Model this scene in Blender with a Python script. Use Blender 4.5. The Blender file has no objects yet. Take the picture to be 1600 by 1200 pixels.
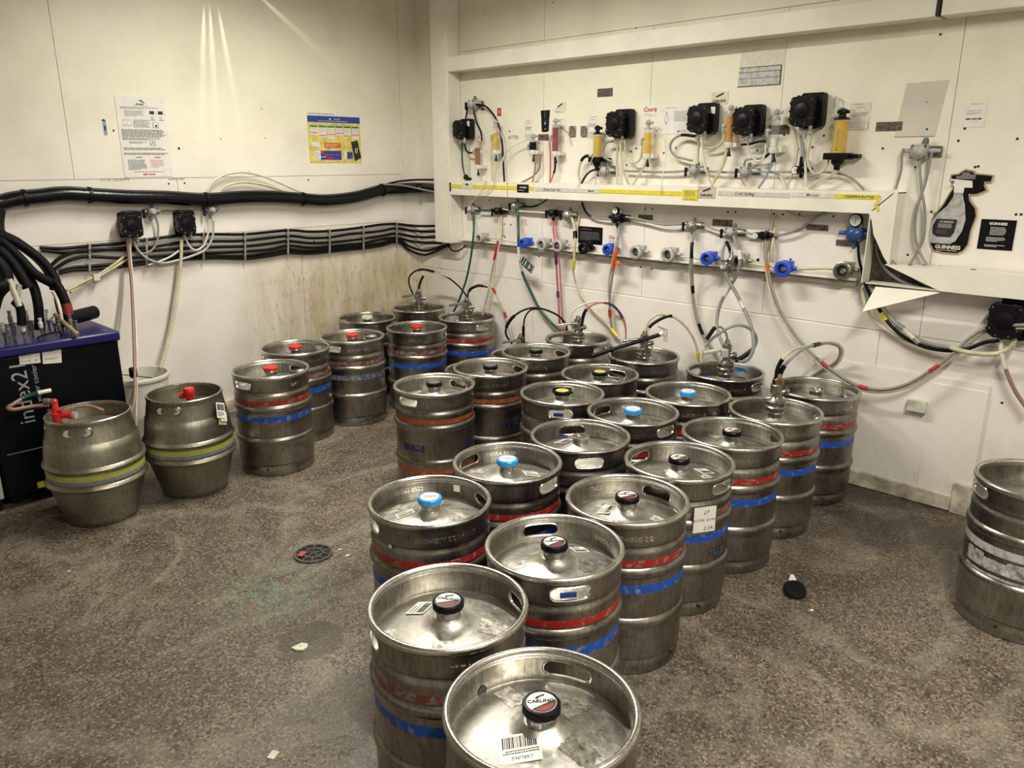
import bpy, math, random
from mathutils import Vector, Matrix
R0 = random.Random(7)
PI = math.pi
SC = bpy.context.scene
COL = SC.collection
# ------------------------------------------------------------ camera, world, light, exposure
CAM = Vector((4.724, -3.848, 1.589)); PITCH = math.radians(16.157); YAW = math.radians(44.0); FPX = 1211.0
cd = bpy.data.cameras.new('camera'); cam = bpy.data.objects.new('camera', cd); COL.objects.link(cam)
cam.location = CAM; cam.rotation_euler = (PI/2-PITCH, 0, YAW); cd.sensor_width = 36; cd.lens = 36*FPX/1600
cd.clip_start = .05; cd.clip_end = 50
SC.camera = cam
SC.view_settings.view_transform = 'Standard'; SC.view_settings.look = 'None'
SC.view_settings.exposure = 0.42; SC.view_settings.gamma = 1; SC.view_settings.use_curve_mapping = False
wd = bpy.data.worlds.new('world'); SC.world = wd; wd.use_nodes = True
wd.node_tree.nodes['Background'].inputs[0].default_value = (1, .97, .9, 1)
wd.node_tree.nodes['Background'].inputs[1].default_value = 0.02

CEIL = 2.95
def lamp_area(name, loc, sx, sy, power, col=(1, .955, .83), rot=(0, 0, 0), spread=180):
    l = bpy.data.lights.new(name, 'AREA'); l.shape = 'RECTANGLE'; l.size = sx; l.size_y = sy
    l.energy = power; l.color = col; l.spread = math.radians(spread)
    o = bpy.data.objects.new(name, l); COL.objects.link(o); o.location = loc; o.rotation_euler = rot
    return o
P1, P2 = 54.0, 84.0
lamp_area('batten_light', (1.75, -1.60, CEIL-.105), 1.4, .10, P1, spread=158)
lamp_area('batten_light', (4.9, -2.6, CEIL-.105), .10, 1.4, P2)
def lamp_spot(px0, py0, px1, py1, power, cone, x=.10):
    # narrow spot added to draw one bright streak down the left wall
    l = bpy.data.lights.new('added_streak_beam', 'SPOT'); l.energy = power; l.spot_size = math.radians(cone); l.spot_blend = 1
    l.shadow_soft_size = .004; l.color = (1, .95, .82)
    o = bpy.data.objects.new('added_streak_beam', l); COL.objects.link(o)
    a = Vpx('L', px0, py0); b = Vpx('L', px1, py1)
    src = Vector((WL+.03, a[0], a[1])); tgt = Vector((WL-.01, b[0], b[1]))
    o.location = src; o.rotation_euler = (tgt-src).to_track_quat('-Z', 'Y').to_euler()

# ------------------------------------------------------------ pixel -> place on a wall / floor / given depth
_fh = Vector((-math.sin(YAW), math.cos(YAW), 0)); _fw = _fh*math.cos(PITCH)+Vector((0, 0, -math.sin(PITCH)))
_rt = Vector((math.cos(YAW), math.sin(YAW), 0)); _up = _fh*math.sin(PITCH)+Vector((0, 0, math.cos(PITCH)))
WL = 0.04
def ray(px, py): return _fw+_rt*((px-800)/FPX)+_up*((600-py)/FPX)
def onB(px, py, off=0.0): d = ray(px, py); return CAM+d*((-off-CAM.y)/d.y)
def onL(px, py, off=0.0): d = ray(px, py); return CAM+d*((WL+off-CAM.x)/d.x)
def onZ(px, py, z=0.0): d = ray(px, py); return CAM+d*((z-CAM.z)/d.z)
def Vpx(w, px, py, off=0.0):
    if w == 'B': p = onB(px, py, off); return (p.x, p.z)
    p = onL(px, py, off); return (p.y, p.z)
lamp_spot(320, -75, 315, 165, 62, 4.4)
lamp_spot(322, -75, 336, 165, 62, 4.4)
lamp_spot(325, -72, 368, 165, 56, 4.4)
lamp_spot(335, -70, 520, 100, 34, 5.0)

# ------------------------------------------------------------ materials
MATS = {}
def node_mat(name):
    m = bpy.data.materials.new(name); m.use_nodes = True
    return m, m.node_tree, m.node_tree.nodes['Principled BSDF']
def N(nt, t, **kw):
    n = nt.nodes.new(t)
    for k, v in kw.items(): setattr(n, k, v)
    return n
def ramp(nt, fac, stops):
    r = N(nt, 'ShaderNodeValToRGB'); e = r.color_ramp.elements
    while len(e) < len(stops): e.new(.5)
    for i, (p, c) in enumerate(stops): e[i].position = p; e[i].color = (c[0], c[1], c[2], 1)
    nt.links.new(fac, r.inputs[0]); return r.outputs[0]
def mixc(nt, fac, a, b, mode='MIX'):
    m = N(nt, 'ShaderNodeMix', data_type='RGBA', blend_type=mode)
    for s, v in ((0, fac), (6, a), (7, b)):
        if hasattr(v, 'links') or isinstance(v, bpy.types.NodeSocket): nt.links.new(v, m.inputs[s])
        elif s == 0: m.inputs[0].default_value = v
        else: m.inputs[s].default_value = (v[0], v[1], v[2], 1)
    return m.outputs[2]
def noise(nt, vec, scale, detail=4, rough=.55, dist=0):
    n = N(nt, 'ShaderNodeTexNoise'); n.inputs['Scale'].default_value = scale; n.inputs['Detail'].default_value = detail
    n.inputs['Roughness'].default_value = rough; n.inputs['Distortion'].default_value = dist
    if vec is not None: nt.links.new(vec, n.inputs['Vector'])
    return n.outputs['Fac']
def mapping(nt, vec, sc=(1, 1, 1), loc=(0, 0, 0)):
    m = N(nt, 'ShaderNodeMapping'); nt.links.new(vec, m.inputs[0]); m.inputs['Scale'].default_value = sc; m.inputs['Location'].default_value = loc
    return m.outputs[0]
def math_(nt, op, a, b=None, clamp=False):
    m = N(nt, 'ShaderNodeMath', operation=op, use_clamp=clamp)
    for i, v in enumerate((a, b)):
        if v is None: continue
        if isinstance(v, bpy.types.NodeSocket): nt.links.new(v, m.inputs[i])
        else: m.inputs[i].default_value = v
    return m.outputs[0]
def simple(name, col, rough=.5, metal=0, dirt=.12, scale=30, bump=0.0, spec=.5):
    if name in MATS: return MATS[name]
    m, nt, b = node_mat(name)
    tc = N(nt, 'ShaderNodeTexCoord').outputs['Object']
    f = noise(nt, tc, scale)
    dk = tuple(c*(1-dirt*1.6) for c in col); lt = tuple(min(1, c*(1+dirt*.6)) for c in col)
    nt.links.new(ramp(nt, f, [(.3, dk), (.7, lt)]), b.inputs['Base Color'])
    b.inputs['Roughness'].default_value = rough; b.inputs['Metallic'].default_value = metal
    b.inputs['Specular IOR Level'].default_value = spec
    if bump:
        bn = N(nt, 'ShaderNodeBump'); bn.inputs['Strength'].default_value = bump; bn.inputs['Distance'].default_value = .002
        nt.links.new(f, bn.inputs['Height']); nt.links.new(bn.outputs[0], b.inputs['Normal'])
    MATS[name] = m; return m
def steel(name, lo, hi, r0=.28, r1=.5, dirtcol=(.06, .05, .04), dirt=.5, streak=True, stain=None):
    m, nt, b = node_mat(name)
    tc = N(nt, 'ShaderNodeTexCoord').outputs['Object']; oi = N(nt, 'ShaderNodeObjectInfo').outputs['Random']
    ad = N(nt, 'ShaderNodeVectorMath', operation='ADD'); cx = N(nt, 'ShaderNodeCombineXYZ')
    rr = math_(nt, 'MULTIPLY', oi, 37.0); nt.links.new(rr, cx.inputs[0]); nt.links.new(rr, cx.inputs[1]); nt.links.new(rr, cx.inputs[2])
    nt.links.new(tc, ad.inputs[0]); nt.links.new(cx.outputs[0], ad.inputs[1]); v = ad.outputs[0]
    big = noise(nt, v, 5, 5, .65, .4); fine = noise(nt, mapping(nt, v, (1, 1, .18)), 90, 3, .7); spk = noise(nt, v, 70, 6, .75)
    c = ramp(nt, big, [(.32, lo), (.68, hi)])
    c = mixc(nt, math_(nt, 'MULTIPLY', ramp(nt, spk, [(.52, (0, 0, 0)), (.72, (1, 1, 1))]), dirt), c, dirtcol)
    c = mixc(nt, .35, c, ramp(nt, fine, [(.3, tuple(x*.6 for x in lo)), (.7, hi)]))
    if stain:
        vs = noise(nt, v, 9, 6, .7, 1.2)
        c = mixc(nt, ramp(nt, vs, [(.56, (0, 0, 0)), (.60, (.8, .8, .8))]), c, stain)
    hs = math_(nt, 'ADD', math_(nt, 'MULTIPLY', oi, .3), .82)
    hv = N(nt, 'ShaderNodeHueSaturation'); nt.links.new(c, hv.inputs['Color']); nt.links.new(hs, hv.inputs['Value'])
    nt.links.new(hv.outputs[0], b.inputs['Base Color'])
    b.inputs['Metallic'].default_value = 1.0
    rg = N(nt, 'ShaderNodeMapRange'); nt.links.new(math_(nt, 'MULTIPLY', math_(nt, 'ADD', big, spk), .5), rg.inputs[0])
    rg.inputs[1].default_value = .35; rg.inputs[2].default_value = .65; rg.inputs[3].default_value = r0; rg.inputs[4].default_value = r1
    nt.links.new(rg.outputs[0], b.inputs['Roughness'])
    bn = N(nt, 'ShaderNodeBump'); bn.inputs['Strength'].default_value = .35; bn.inputs['Distance'].default_value = .004
    nt.links.new(math_(nt, 'ADD', math_(nt, 'MULTIPLY', noise(nt, v, 14, 3), .8), math_(nt, 'MULTIPLY', spk, .12)), bn.inputs['Height'])
    nt.links.new(bn.outputs[0], b.inputs['Normal'])
    MATS[name] = m; return m
STEEL = steel('keg_steel', (.125, .112, .094), (.46, .435, .395), .24, .44, dirt=.75)
RIM = steel('keg_rim_steel', (.50, .48, .45), (.74, .72, .68), .2, .36, dirt=.35)
HEAD = steel('keg_head_steel', (.38, .36, .325), (.64, .62, .57), .3, .55, dirt=.3, stain=(.80, .78, .72))
CASK = steel('cask_steel', (.22, .205, .165), (.45, .43, .35), .34, .55, dirt=.6)
CHROME = simple('chrome', (.62, .60, .57), .22, 1, .25, 60)
OLDCH = simple('aged_chrome', (.40, .37, .33), .35, 1, .35, 60)
BRASS = simple('brass', (.45, .32, .15), .35, 1, .3)
def band(name, col, wear=.41, under=(.3, .28, .25)):
    m, nt, b = node_mat(name)
    tc = N(nt, 'ShaderNodeTexCoord').outputs['Object']; oi = N(nt, 'ShaderNodeObjectInfo').outputs['Random']
    f = noise(nt, mapping(nt, tc, (1, 1, 1)), 40, 6, .75)
    c = mixc(nt, ramp(nt, f, [(wear+.12, (0, 0, 0)), (wear+.2, (.75, .75, .75))]), col, under)
    nt.links.new(c, b.inputs['Base Color']); b.inputs['Roughness'].default_value = .42; b.inputs['Metallic'].default_value = .15
    MATS[name] = m; return m
RED = band('red_band_paint', (.36, .018, .012)); BLUE = band('blue_band_paint', (.008, .075, .42))
ORG = band('orange_band_paint', (.40, .075, .012)); REDF = band('faded_red_paint', (.20, .05, .04), .36); BLUF = band('faded_blue_paint', (.05, .09, .17), .33)
YELB = band('yellow_band_paint', (.42, .42, .05), .42); BLB = band('dull_blue_band_paint', (.16, .2, .27), .36); GREYW = band('white_band_paint', (.5, .5, .5), .36)
BLACK = simple('black_plastic', (.004, .004, .005), .40, 0, .2, 60, 0, .22)
RUB = simple('black_foam', (.003, .004, .005), .6, 0, .3, 60, .2, .15)
TAPE = simple('black_wrap', (.004, .005, .006), .25, 0, .3, 40, .5, .3)
WHITEP = simple('white_plastic', (.72, .70, .66), .35)
TRUNK = simple('trunking_white', (.80, .77, .68), .38, 0, .06, 6)
GREYP = simple('grey_plastic', (.42, .42, .40), .42, 0, .25)
DGREY = simple('dark_grey_plastic', (.12, .12, .12), .4)
REDP = simple('red_plastic', (.62, .02, .015), .33); BLUEP = simple('blue_plastic', (.02, .08, .62), .33)
CAPB = simple('cap_light_blue', (.03, .33, .80), .33); YELP = simple('cap_yellow', (.62, .50, .12), .45)
CREAMP = simple('cap_cream', (.72, .66, .5), .45)
PAPER = simple('paper', (.74, .72, .68), .6, 0, .05); PAPERC = simple('cream_paper', (.66, .63, .52), .6, 0, .08)
INK = simple('ink_black', (.015, .015, .017), .5); INKG = simple('ink_grey', (.16, .16, .17), .6)
INKR = simple('ink_red', (.50, .03, .04), .5); INKP = simple('ink_pink', (.62, .22, .24), .5); INKB = simple('ink_blue', (.02, .05, .32), .5)
INKN = simple('ink_green', (.03, .18, .10), .5); INKO = simple('ink_orange', (.65, .14, .04), .5)
YEL = simple('yellow_tape', (.72, .60, .04), .45); YELS = simple('yellow_card', (.72, .62, .16), .5, 0, .25, 20)
CREAMT = simple('cream_tube', (.60, .55, .38), .32, 0, .15); PALE = simple('pale_tube', (.66, .64, .56), .3, 0, .1)
GREYT = simple('grey_tube', (.27, .27, .25), .35); BLKT = simple('black_tube', (.004, .005, .005), .42, 0, .2, 30, 0, .2)
GRNT = simple('dark_green_tube', (.01, .07, .05), .32); PINKT = simple('pink_tube', (.50, .14, .16), .32); BRNT = simple('brown_tube', (.28, .17, .12), .4)
BLUET = simple('blue_grey_tube', (.25, .30, .45), .35); ORGP = simple('orange_plastic', (.75, .13, .02), .4); PURP = simple('purple_tape', (.08, .02, .10), .4)
WOOD = simple('wood', (.33, .24, .13), .6, 0, .3, 20); NAVY = simple('navy_plastic', (.010, .007, .10), .35); COOLB = simple('cooler_black', (.002, .003, .005), .35, 0, .2, 10, 0, .2)
PATCH = simple('brown_adhesive', (.12, .10, .075), .7, 0, .5, 90); PATCHT = simple('torn_adhesive', (.17, .09, .07), .7, 0, .9, 60)
ALU = simple('dull_aluminium', (.5, .48, .43), .45, .8, .25, 15); BUCKET = simple('bucket_white', (.68, .66, .58), .4, 0, .08, 8)
def trans(name, col, amt=.6, rough=.15, dcol=None):
    m = bpy.data.materials.new(name); m.use_nodes = True; nt = m.node_tree; nt.nodes.clear()
    out = N(nt, 'ShaderNodeOutputMaterial'); t = N(nt, 'ShaderNodeBsdfTransparent'); t.inputs[0].default_value = (*col, 1)
    d = N(nt, 'ShaderNodeBsdfPrincipled'); d.inputs['Base Color'].default_value = (*(dcol or col), 1); d.inputs['Roughness'].default_value = rough
    f = noise(nt, N(nt, 'ShaderNodeTexCoord').outputs['Object'], 25)
    mx = N(nt, 'ShaderNodeMixShader'); nt.links.new(math_(nt, 'ADD', math_(nt, 'MULTIPLY', f, .2), 1-amt-.1, True), mx.inputs[0])
    nt.links.new(t.outputs[0], mx.inputs[1]); nt.links.new(d.outputs[0], mx.inputs[2]); nt.links.new(mx.outputs[0], out.inputs[0])
    MATS[name] = m; return m
BEERY = trans('yellow_liquid', (.98, .80, .22), .55, .12, (.86, .60, .06)); BEERA = trans('amber_liquid', (.95, .62, .12), .5, .12, (.70, .38, .03))
BEERB = trans('brown_liquid', (.62, .26, .07), .45, .12, (.36, .12, .02)); BEERR = trans('red_liquid', (.70, .03, .05), .35, .12, (.30, .003, .008))
CLEAR = trans('clear_plastic', (.97, .97, .95), .88, .1, (.6, .6, .56)); FILM = trans('clear_film', (.86, .86, .84), .6, .12, (.5, .5, .47))
BLFILM = trans('blue_film', (.1, .4, .9), .2, .2, (.02, .22, .72))
def wall_mat(name, up, low, stains):
    m, nt, b = node_mat(name)
    g = N(nt, 'ShaderNodeNewGeometry').outputs['Position']; sp = N(nt, 'ShaderNodeSeparateXYZ'); nt.links.new(g, sp.inputs[0])
    mr = N(nt, 'ShaderNodeMapRange', interpolation_type='SMOOTHSTEP'); nt.links.new(sp.outputs[2], mr.inputs[0]); mr.inputs[1].default_value = 1.1; mr.inputs[2].default_value = 2.1
    c = mixc(nt, mr.outputs[0], low, up)
    c = mixc(nt, ramp(nt, noise(nt, g, 2.5, 6, .6), [(.45, (0, 0, 0)), (.8, (.35, .35, .35))]), c, (.42, .38, .30))
    st = noise(nt, mapping(nt, g, (4.5, 4.5, 1.3)), 1.5, 7, .72, .5)
    for (ax, a0, a1, z0, z1, amt, col) in stains:
        m1 = N(nt, 'ShaderNodeMapRange', interpolation_type='SMOOTHSTEP'); nt.links.new(sp.outputs[ax], m1.inputs[0]); m1.inputs[1].default_value = a0; m1.inputs[2].default_value = a1
        m2 = N(nt, 'ShaderNodeMapRange', interpolation_type='SMOOTHSTEP'); nt.links.new(sp.outputs[2], m2.inputs[0]); m2.inputs[1].default_value = z1; m2.inputs[2].default_value = z0
        msk = math_(nt, 'MULTIPLY', math_(nt, 'MULTIPLY', m1.outputs[0], m2.outputs[0]), amt)
        c = mixc(nt, math_(nt, 'MULTIPLY', msk, ramp(nt, st, [(.3, (.25, .25, .25)), (.65, (1, 1, 1))]), True), c, col)
        sk = noise(nt, mapping(nt, g, (9, 9, 4)), 2.6, 8, .85)
        c = mixc(nt, math_(nt, 'MULTIPLY', msk, ramp(nt, sk, [(.53, (0, 0, 0)), (.66, (.85, .85, .85))]), True), c, (.16, .13, .09))
    nt.links.new(c, b.inputs['Base Color']); b.inputs['Roughness'].default_value = .42
    bn = N(nt, 'ShaderNodeBump'); bn.inputs['Strength'].default_value = .12; bn.inputs['Distance'].default_value = .003
    nt.links.new(noise(nt, g, 60, 3), bn.inputs['Height']); nt.links.new(bn.outputs[0], b.inputs['Normal'])
    MATS[name] = m; return m
UPC, LOC_ = (.78, .75, .615), (.82, .775, .735)
WBACK = wall_mat('wall_back_panels', UPC, LOC_, [(0, 3.0, 4.2, 0.0, .5, .55, (.45, .40, .30)), (0, .7, .1, .75, 1.15, .5, (.45, .38, .24))])
WLEFT = wall_mat('wall_left_panels', UPC, LOC_, [(1, -1.75, -1.0, .75, 1.25, .95, (.42, .33, .17)), (1, -3.2, -1.2, -.2, .55, .25, (.45, .40, .30))])
WPLAIN = wall_mat('wall_plain', UPC, LOC_, [])
def floor_mat():
    m, nt, b = node_mat('floor_concrete')
    g = N(nt, 'ShaderNodeNewGeometry').outputs['Position']
    big = noise(nt, g, 1.3, 7, .65, .5); mid = noise(nt, g, 6, 6, .7, .6); fin = noise(nt, g, 85, 4, .75)
    c = ramp(nt, big, [(.3, (.036, .026, .018)), (.5, (.088, .067, .047)), (.74, (.175, .140, .104))])
    c = mixc(nt, .45, c, ramp(nt, mid, [(.35, (.05, .037, .026)), (.68, (.21, .168, .125))]))
    v = N(nt, 'ShaderNodeTexVoronoi'); v.inputs['Scale'].default_value = 150; nt.links.new(g, v.inputs['Vector']); v.inputs['Randomness'].default_value = 1
    vs = N(nt, 'ShaderNodeSeparateColor'); nt.links.new(v.outputs['Color'], vs.inputs[0])
    c = mixc(nt, ramp(nt, vs.outputs[0], [(.72, (0, 0, 0)), (.84, (.45, .45, .45))]), c, (.36, .30, .235))
    c = mixc(nt, ramp(nt, vs.outputs[1], [(.76, (0, 0, 0)), (.82, (.8, .8, .8))]), c, (.022, .017, .013))
    c = mixc(nt, ramp(nt, fin, [(.55, (0, 0, 0)), (.72, (.5, .5, .5))]), c, (.26, .225, .185))
    # pale worn veins
    ve = noise(nt, g, .9, 5, .55, 1.6)
    vv = math_(nt, 'SUBTRACT', 1.0, math_(nt, 'MULTIPLY', math_(nt, 'ABSOLUTE', math_(nt, 'SUBTRACT', ve, .5)), 22.0), True)
    c = mixc(nt, math_(nt, 'MULTIPLY', math_(nt, 'MULTIPLY', vv, mid), .5, True), c, (.33, .30, .24))
    sp = N(nt, 'ShaderNodeSeparateXYZ'); nt.links.new(g, sp.inputs[0])
    # green spill near the drain
    q = onZ(430, 925)
    d = N(nt, 'ShaderNodeVectorMath', operation='DISTANCE'); nt.links.new(g, d.inputs[0]); d.inputs[1].default_value = (q.x, q.y, 0)
    mr = N(nt, 'ShaderNodeMapRange'); nt.links.new(d.outputs['Value'], mr.inputs[0]); mr.inputs[1].default_value = .26; mr.inputs[2].default_value = .02
    c = mixc(nt, math_(nt, 'MULTIPLY', mr.outputs[0], ramp(nt, noise(nt, g, 22, 6, .8), [(.47, (0, 0, 0)), (.6, (.8, .8, .8))]), True), c, (.13, .25, .17))
    # grime along the back wall and a damp patch round the chip
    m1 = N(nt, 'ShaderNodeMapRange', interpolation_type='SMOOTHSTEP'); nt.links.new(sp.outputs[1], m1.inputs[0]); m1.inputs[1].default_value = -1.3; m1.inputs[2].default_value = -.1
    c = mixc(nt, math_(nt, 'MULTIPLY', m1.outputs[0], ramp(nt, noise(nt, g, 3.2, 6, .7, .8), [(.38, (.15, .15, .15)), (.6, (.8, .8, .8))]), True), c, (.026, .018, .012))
    q = onZ(485, 1000); d2 = N(nt, 'ShaderNodeVectorMath', operation='DISTANCE'); nt.links.new(g, d2.inputs[0]); d2.inputs[1].default_value = (q.x, q.y, 0)
    dn = math_(nt, 'ADD', d2.outputs['Value'], math_(nt, 'MULTIPLY', noise(nt, g, 9, 5, .7), .12)); m2 = N(nt, 'ShaderNodeMapRange'); nt.links.new(dn, m2.inputs[0]); m2.inputs[1].default_value = .18; m2.inputs[2].default_value = .165
    c = mixc(nt, math_(nt, 'MULTIPLY', m2.outputs[0], .6), c, (.045, .036, .026))
    nt.links.new(c, b.inputs['Base Color'])
    nt.links.new(ramp(nt, mid, [(.3, (.38, .38, .38)), (.7, (.62, .62, .62))]), b.inputs['Roughness'])
    bn = N(nt, 'ShaderNodeBump'); bn.inputs['Strength'].default_value = .5; bn.inputs['Distance'].default_value = .006
    nt.links.new(math_(nt, 'ADD', math_(nt, 'MULTIPLY', mid, .7), math_(nt, 'MULTIPLY', fin, .35)), bn.inputs['Height']); nt.links.new(bn.outputs[0], b.inputs['Normal'])
    MATS['floor_concrete'] = m; return m
FLOOR = floor_mat()
def emis(name, col, s):
    m = bpy.data.materials.new(name); m.use_nodes = True; b = m.node_tree.nodes['Principled BSDF']
    b.inputs['Base Color'].default_value = (*col, 1); b.inputs['Emission Color'].default_value = (*col, 1); b.inputs['Emission Strength'].default_value = s
    return m
DIFF = emis('lamp_diffuser', (1, .96, .84), 3.0)

# ------------------------------------------------------------ mesh building
class MB:
    def __init__(s): s.v = []; s.f = []; s.m = []
    def add(s, vs, fs, mi=0, M=None):
        o = len(s.v)
        s.v += [tuple(M @ Vector(p)) if M else tuple(p) for p in vs]
        for f in fs: s.f.append(tuple(i+o for i in f)); s.m.append(mi)
    def box(s, c, d, mi=0, M=None):
        x, y, z = (k/2 for k in d)
        vs = [(c[0]+i*x, c[1]+j*y, c[2]+k*z) for i in (-1, 1) for j in (-1, 1) for k in (-1, 1)]
        s.add(vs, [(0, 1, 3, 2), (4, 6, 7, 5), (0, 4, 5, 1), (2, 3, 7, 6), (0, 2, 6, 4), (1, 5, 7, 3)], mi, M)
        return s
    def cyl(s, p0, p1, r0, r1=None, n=16, mi=0, M=None):
        r1 = r0 if r1 is None else r1
        return s.prof(p0, p1, [(r0, 0), (r1, 1)], n, mi, M)
    def prof(s, p0, p1, pr, n=20, mi=0, M=None, cap=True):      # profile (radius, fraction of p0->p1)
        p0 = Vector(p0); p1 = Vector(p1); ax = p1-p0
        q = ax.to_track_quat('Z', 'Y').to_matrix(); a = q.col[0]; b = q.col[1]
        vs = []; fs = []
        for r, t in pr:
            for i in range(n):
                th = 2*PI*i/n; vs.append(p0+ax*t+(a*math.cos(th)+b*math.sin(th))*r)
        for j in range(len(pr)-1):
            for i in range(n): fs.append((j*n+i, j*n+(i+1) % n, (j+1)*n+(i+1) % n, (j+1)*n+i))
        if cap:
            fs.append(tuple(reversed(range(n)))); k = (len(pr)-1)*n; fs.append(tuple(range(k, k+n)))
        s.add(vs, fs, mi, M); return s
    def poly(s, pts, y0, y1, mi=0, M=None):                      # prism over an outline in XZ
        n = len(pts); vs = [(x, y0, z) for x, z in pts]+[(x, y1, z) for x, z in pts]
        fs = [tuple(range(n)), tuple(reversed(range(n, 2*n)))]+[(i, i+n, (i+1) % n+n, (i+1) % n) for i in range(n)]
        s.add(vs, fs, mi, M); return s
    def sph(s, c, r, mi=0, n=12, M=None, sz=1.0):
        pr = [(max(.0005, r*math.sin(PI*k/8)), k/8) for k in range(9)]
        pr = [(a, (1-math.cos(PI*t))/2) for a, t in pr]
        return s.prof((c[0], c[1], c[2]-r*sz), (c[0], c[1], c[2]+r*sz), pr, n, mi, M)
    def tube(s, pts, r, n=8, mi=0, rf=None):
        pts = [Vector(p) for p in pts]; T = [(pts[min(i+1, len(pts)-1)]-pts[max(i-1, 0)]).normalized() for i in range(len(pts))]
        u = T[0].orthogonal().normalized(); vs = []; fs = []
        for i, p in enumerate(pts):
            u = (u-T[i]*u.dot(T[i])).normalized(); w = T[i].cross(u); rr = rf(i/(len(pts)-1))*r if rf else r
            for k in range(n):
                a = 2*PI*k/n; vs.append(p+(u*math.cos(a)+w*math.sin(a))*rr)
        for i in range(len(pts)-1):
            for k in range(n): fs.append((i*n+k, i*n+(k+1) % n, (i+1)*n+(k+1) % n, (i+1)*n+k))
        fs.append(tuple(reversed(range(n)))); k = (len(pts)-1)*n; fs.append(tuple(range(k, k+n)))
        s.add(vs, fs, mi); return s
    def mesh(s, name, mats, ang=40, smooth=True):
        me = bpy.data.meshes.new(name); me.from_pydata(s.v, [], s.f)
        for m in (mats if isinstance(mats, (list, tuple)) else [mats]): me.materials.append(m)
        for p, mi in zip(me.polygons, s.m): p.material_index = mi; p.use_smooth = smooth
        if smooth: me.set_sharp_from_angle(angle=math.radians(ang))
        me.update(); return me
    def build(s, name, mats, parent=None, bev=0, ang=40, smooth=True):
        o = bpy.data.objects.new(name, s.mesh(name, mats, ang, smooth)); COL.objects.link(o)
        if parent: o.parent = parent
        if bev:
            b = o.modifiers.new('bevel', 'BEVEL'); b.width = bev; b.segments = 2; b.limit_method = 'ANGLE'; b.angle_limit = .6
        return o
def tag(o, label=None, cat=None, group=None, kind=None):
    if label: o['label'] = label
    if cat: o['category'] = cat
    if group: o['group'] = group
    if kind: o['kind'] = kind
    return o
def empty(name, loc=(0, 0, 0), rz=0):
    o = bpy.data.objects.new(name, None); COL.objects.link(o); o.location = loc; o.rotation_euler = (0, 0, rz); o.empty_display_size = .05
    return o
def copy_part(o, parent):
    c = o.copy(); COL.objects.link(c); c.parent = parent
    for ch in o.children: copy_part(ch, c)
    return c
def smoothpath(P, step=.02):
    P = [Vector(p) for p in P]
    if len(P) == 2: P = [P[0], (P[0]+P[1])/2, P[1]]
    out = []; Q = [P[0]*2-P[1]]+P+[P[-1]*2-P[-2]]
    for i in range(1, len(Q)-2):
        a, b, c, d = Q[i-1:i+3]; n = max(2, min(14, int((c-b).length/step)))
        for k in range(n):
            t = k/n
            out.append(.5*((2*b)+(c-a)*t+(2*a-5*b+4*c-d)*t*t+(3*b-a-3*c+d)*t**3))
    out.append(P[-1]); return out
_tc = {}
def text_geo(s, size, shear=0, res=1, align='CENTER', bold=0.0):
    k = (s, size, shear, align, bold)
    if k not in _tc:
        cu = bpy.data.curves.new('t', 'FONT'); cu.body = s; cu.size = size; cu.align_x = align; cu.align_y = 'CENTER'; cu.resolution_u = res; cu.shear = shear; cu.offset = bold
        ob = bpy.data.objects.new('t', cu); me = bpy.data.meshes.new_from_object(ob)
        _tc[k] = ([tuple(v.co) for v in me.vertices], [tuple(p.vertices) for p in me.polygons])
        bpy.data.objects.remove(ob); bpy.data.curves.remove(cu); bpy.data.meshes.remove(me)
    return _tc[k]
# ------------------------------------------------------------ room shell
XR, YF = 6.6, -6.4
def struct(o): o['kind'] = 'structure'; return o
m = MB(); m.box(((XR+WL)/2, YF/2, -.05), (XR-WL+.4, -YF+.4, .1)); struct(m.build('floor', FLOOR))
m = MB(); m.box(((XR+WL)/2, YF/2, CEIL+.05), (XR-WL+.4, -YF+.4, .1)); struct(m.build('ceiling', simple('ceiling_paint', (.50, .475, .39), .6, 0, .08, 4)))
def dots(mb, wall, pts, mi, r=.006, M=None):
    for q in pts:
        h, v = Vpx(wall, q[0], q[1]); rr = q[2] if len(q) > 2 else r
        if wall == 'B': mb.cyl((h, -.0045, v), (h, -.0075, v), rr, rr*.8, 8, mi)
        else: mb.cyl((WL+.0045, h, v), (WL+.0075, h, v), rr, rr*.8, 8, mi)
G = .0013
def bpanel(mb, x0, x1, z0, z1, t=.005): mb.box(((x0+x1)/2, -t/2, (z0+z1)/2), (x1-x0-2*G, t, z1-z0-2*G))
m = MB(); m.box(((XR+WL)/2, .05, CEIL/2), (XR-WL+.2, .1, CEIL), 1)
for a, b, z0, z1 in ((WL, .52, .8, CEIL), (.52, 1.289, 2.29, CEIL), (1.289, 3.64, 2.29, CEIL), (3.64, XR, 2.29, CEIL), (.52, 1.289, .8, 2.29), (1.289, 2.087, .8, 2.29), (2.087, 2.86, .8, 2.29), (2.86, 3.64, .8, 2.29), (3.64, XR, .8, 2.29), (WL, XR, 0, .8)):
    bpanel(m, a, b, z0, z1)
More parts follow.
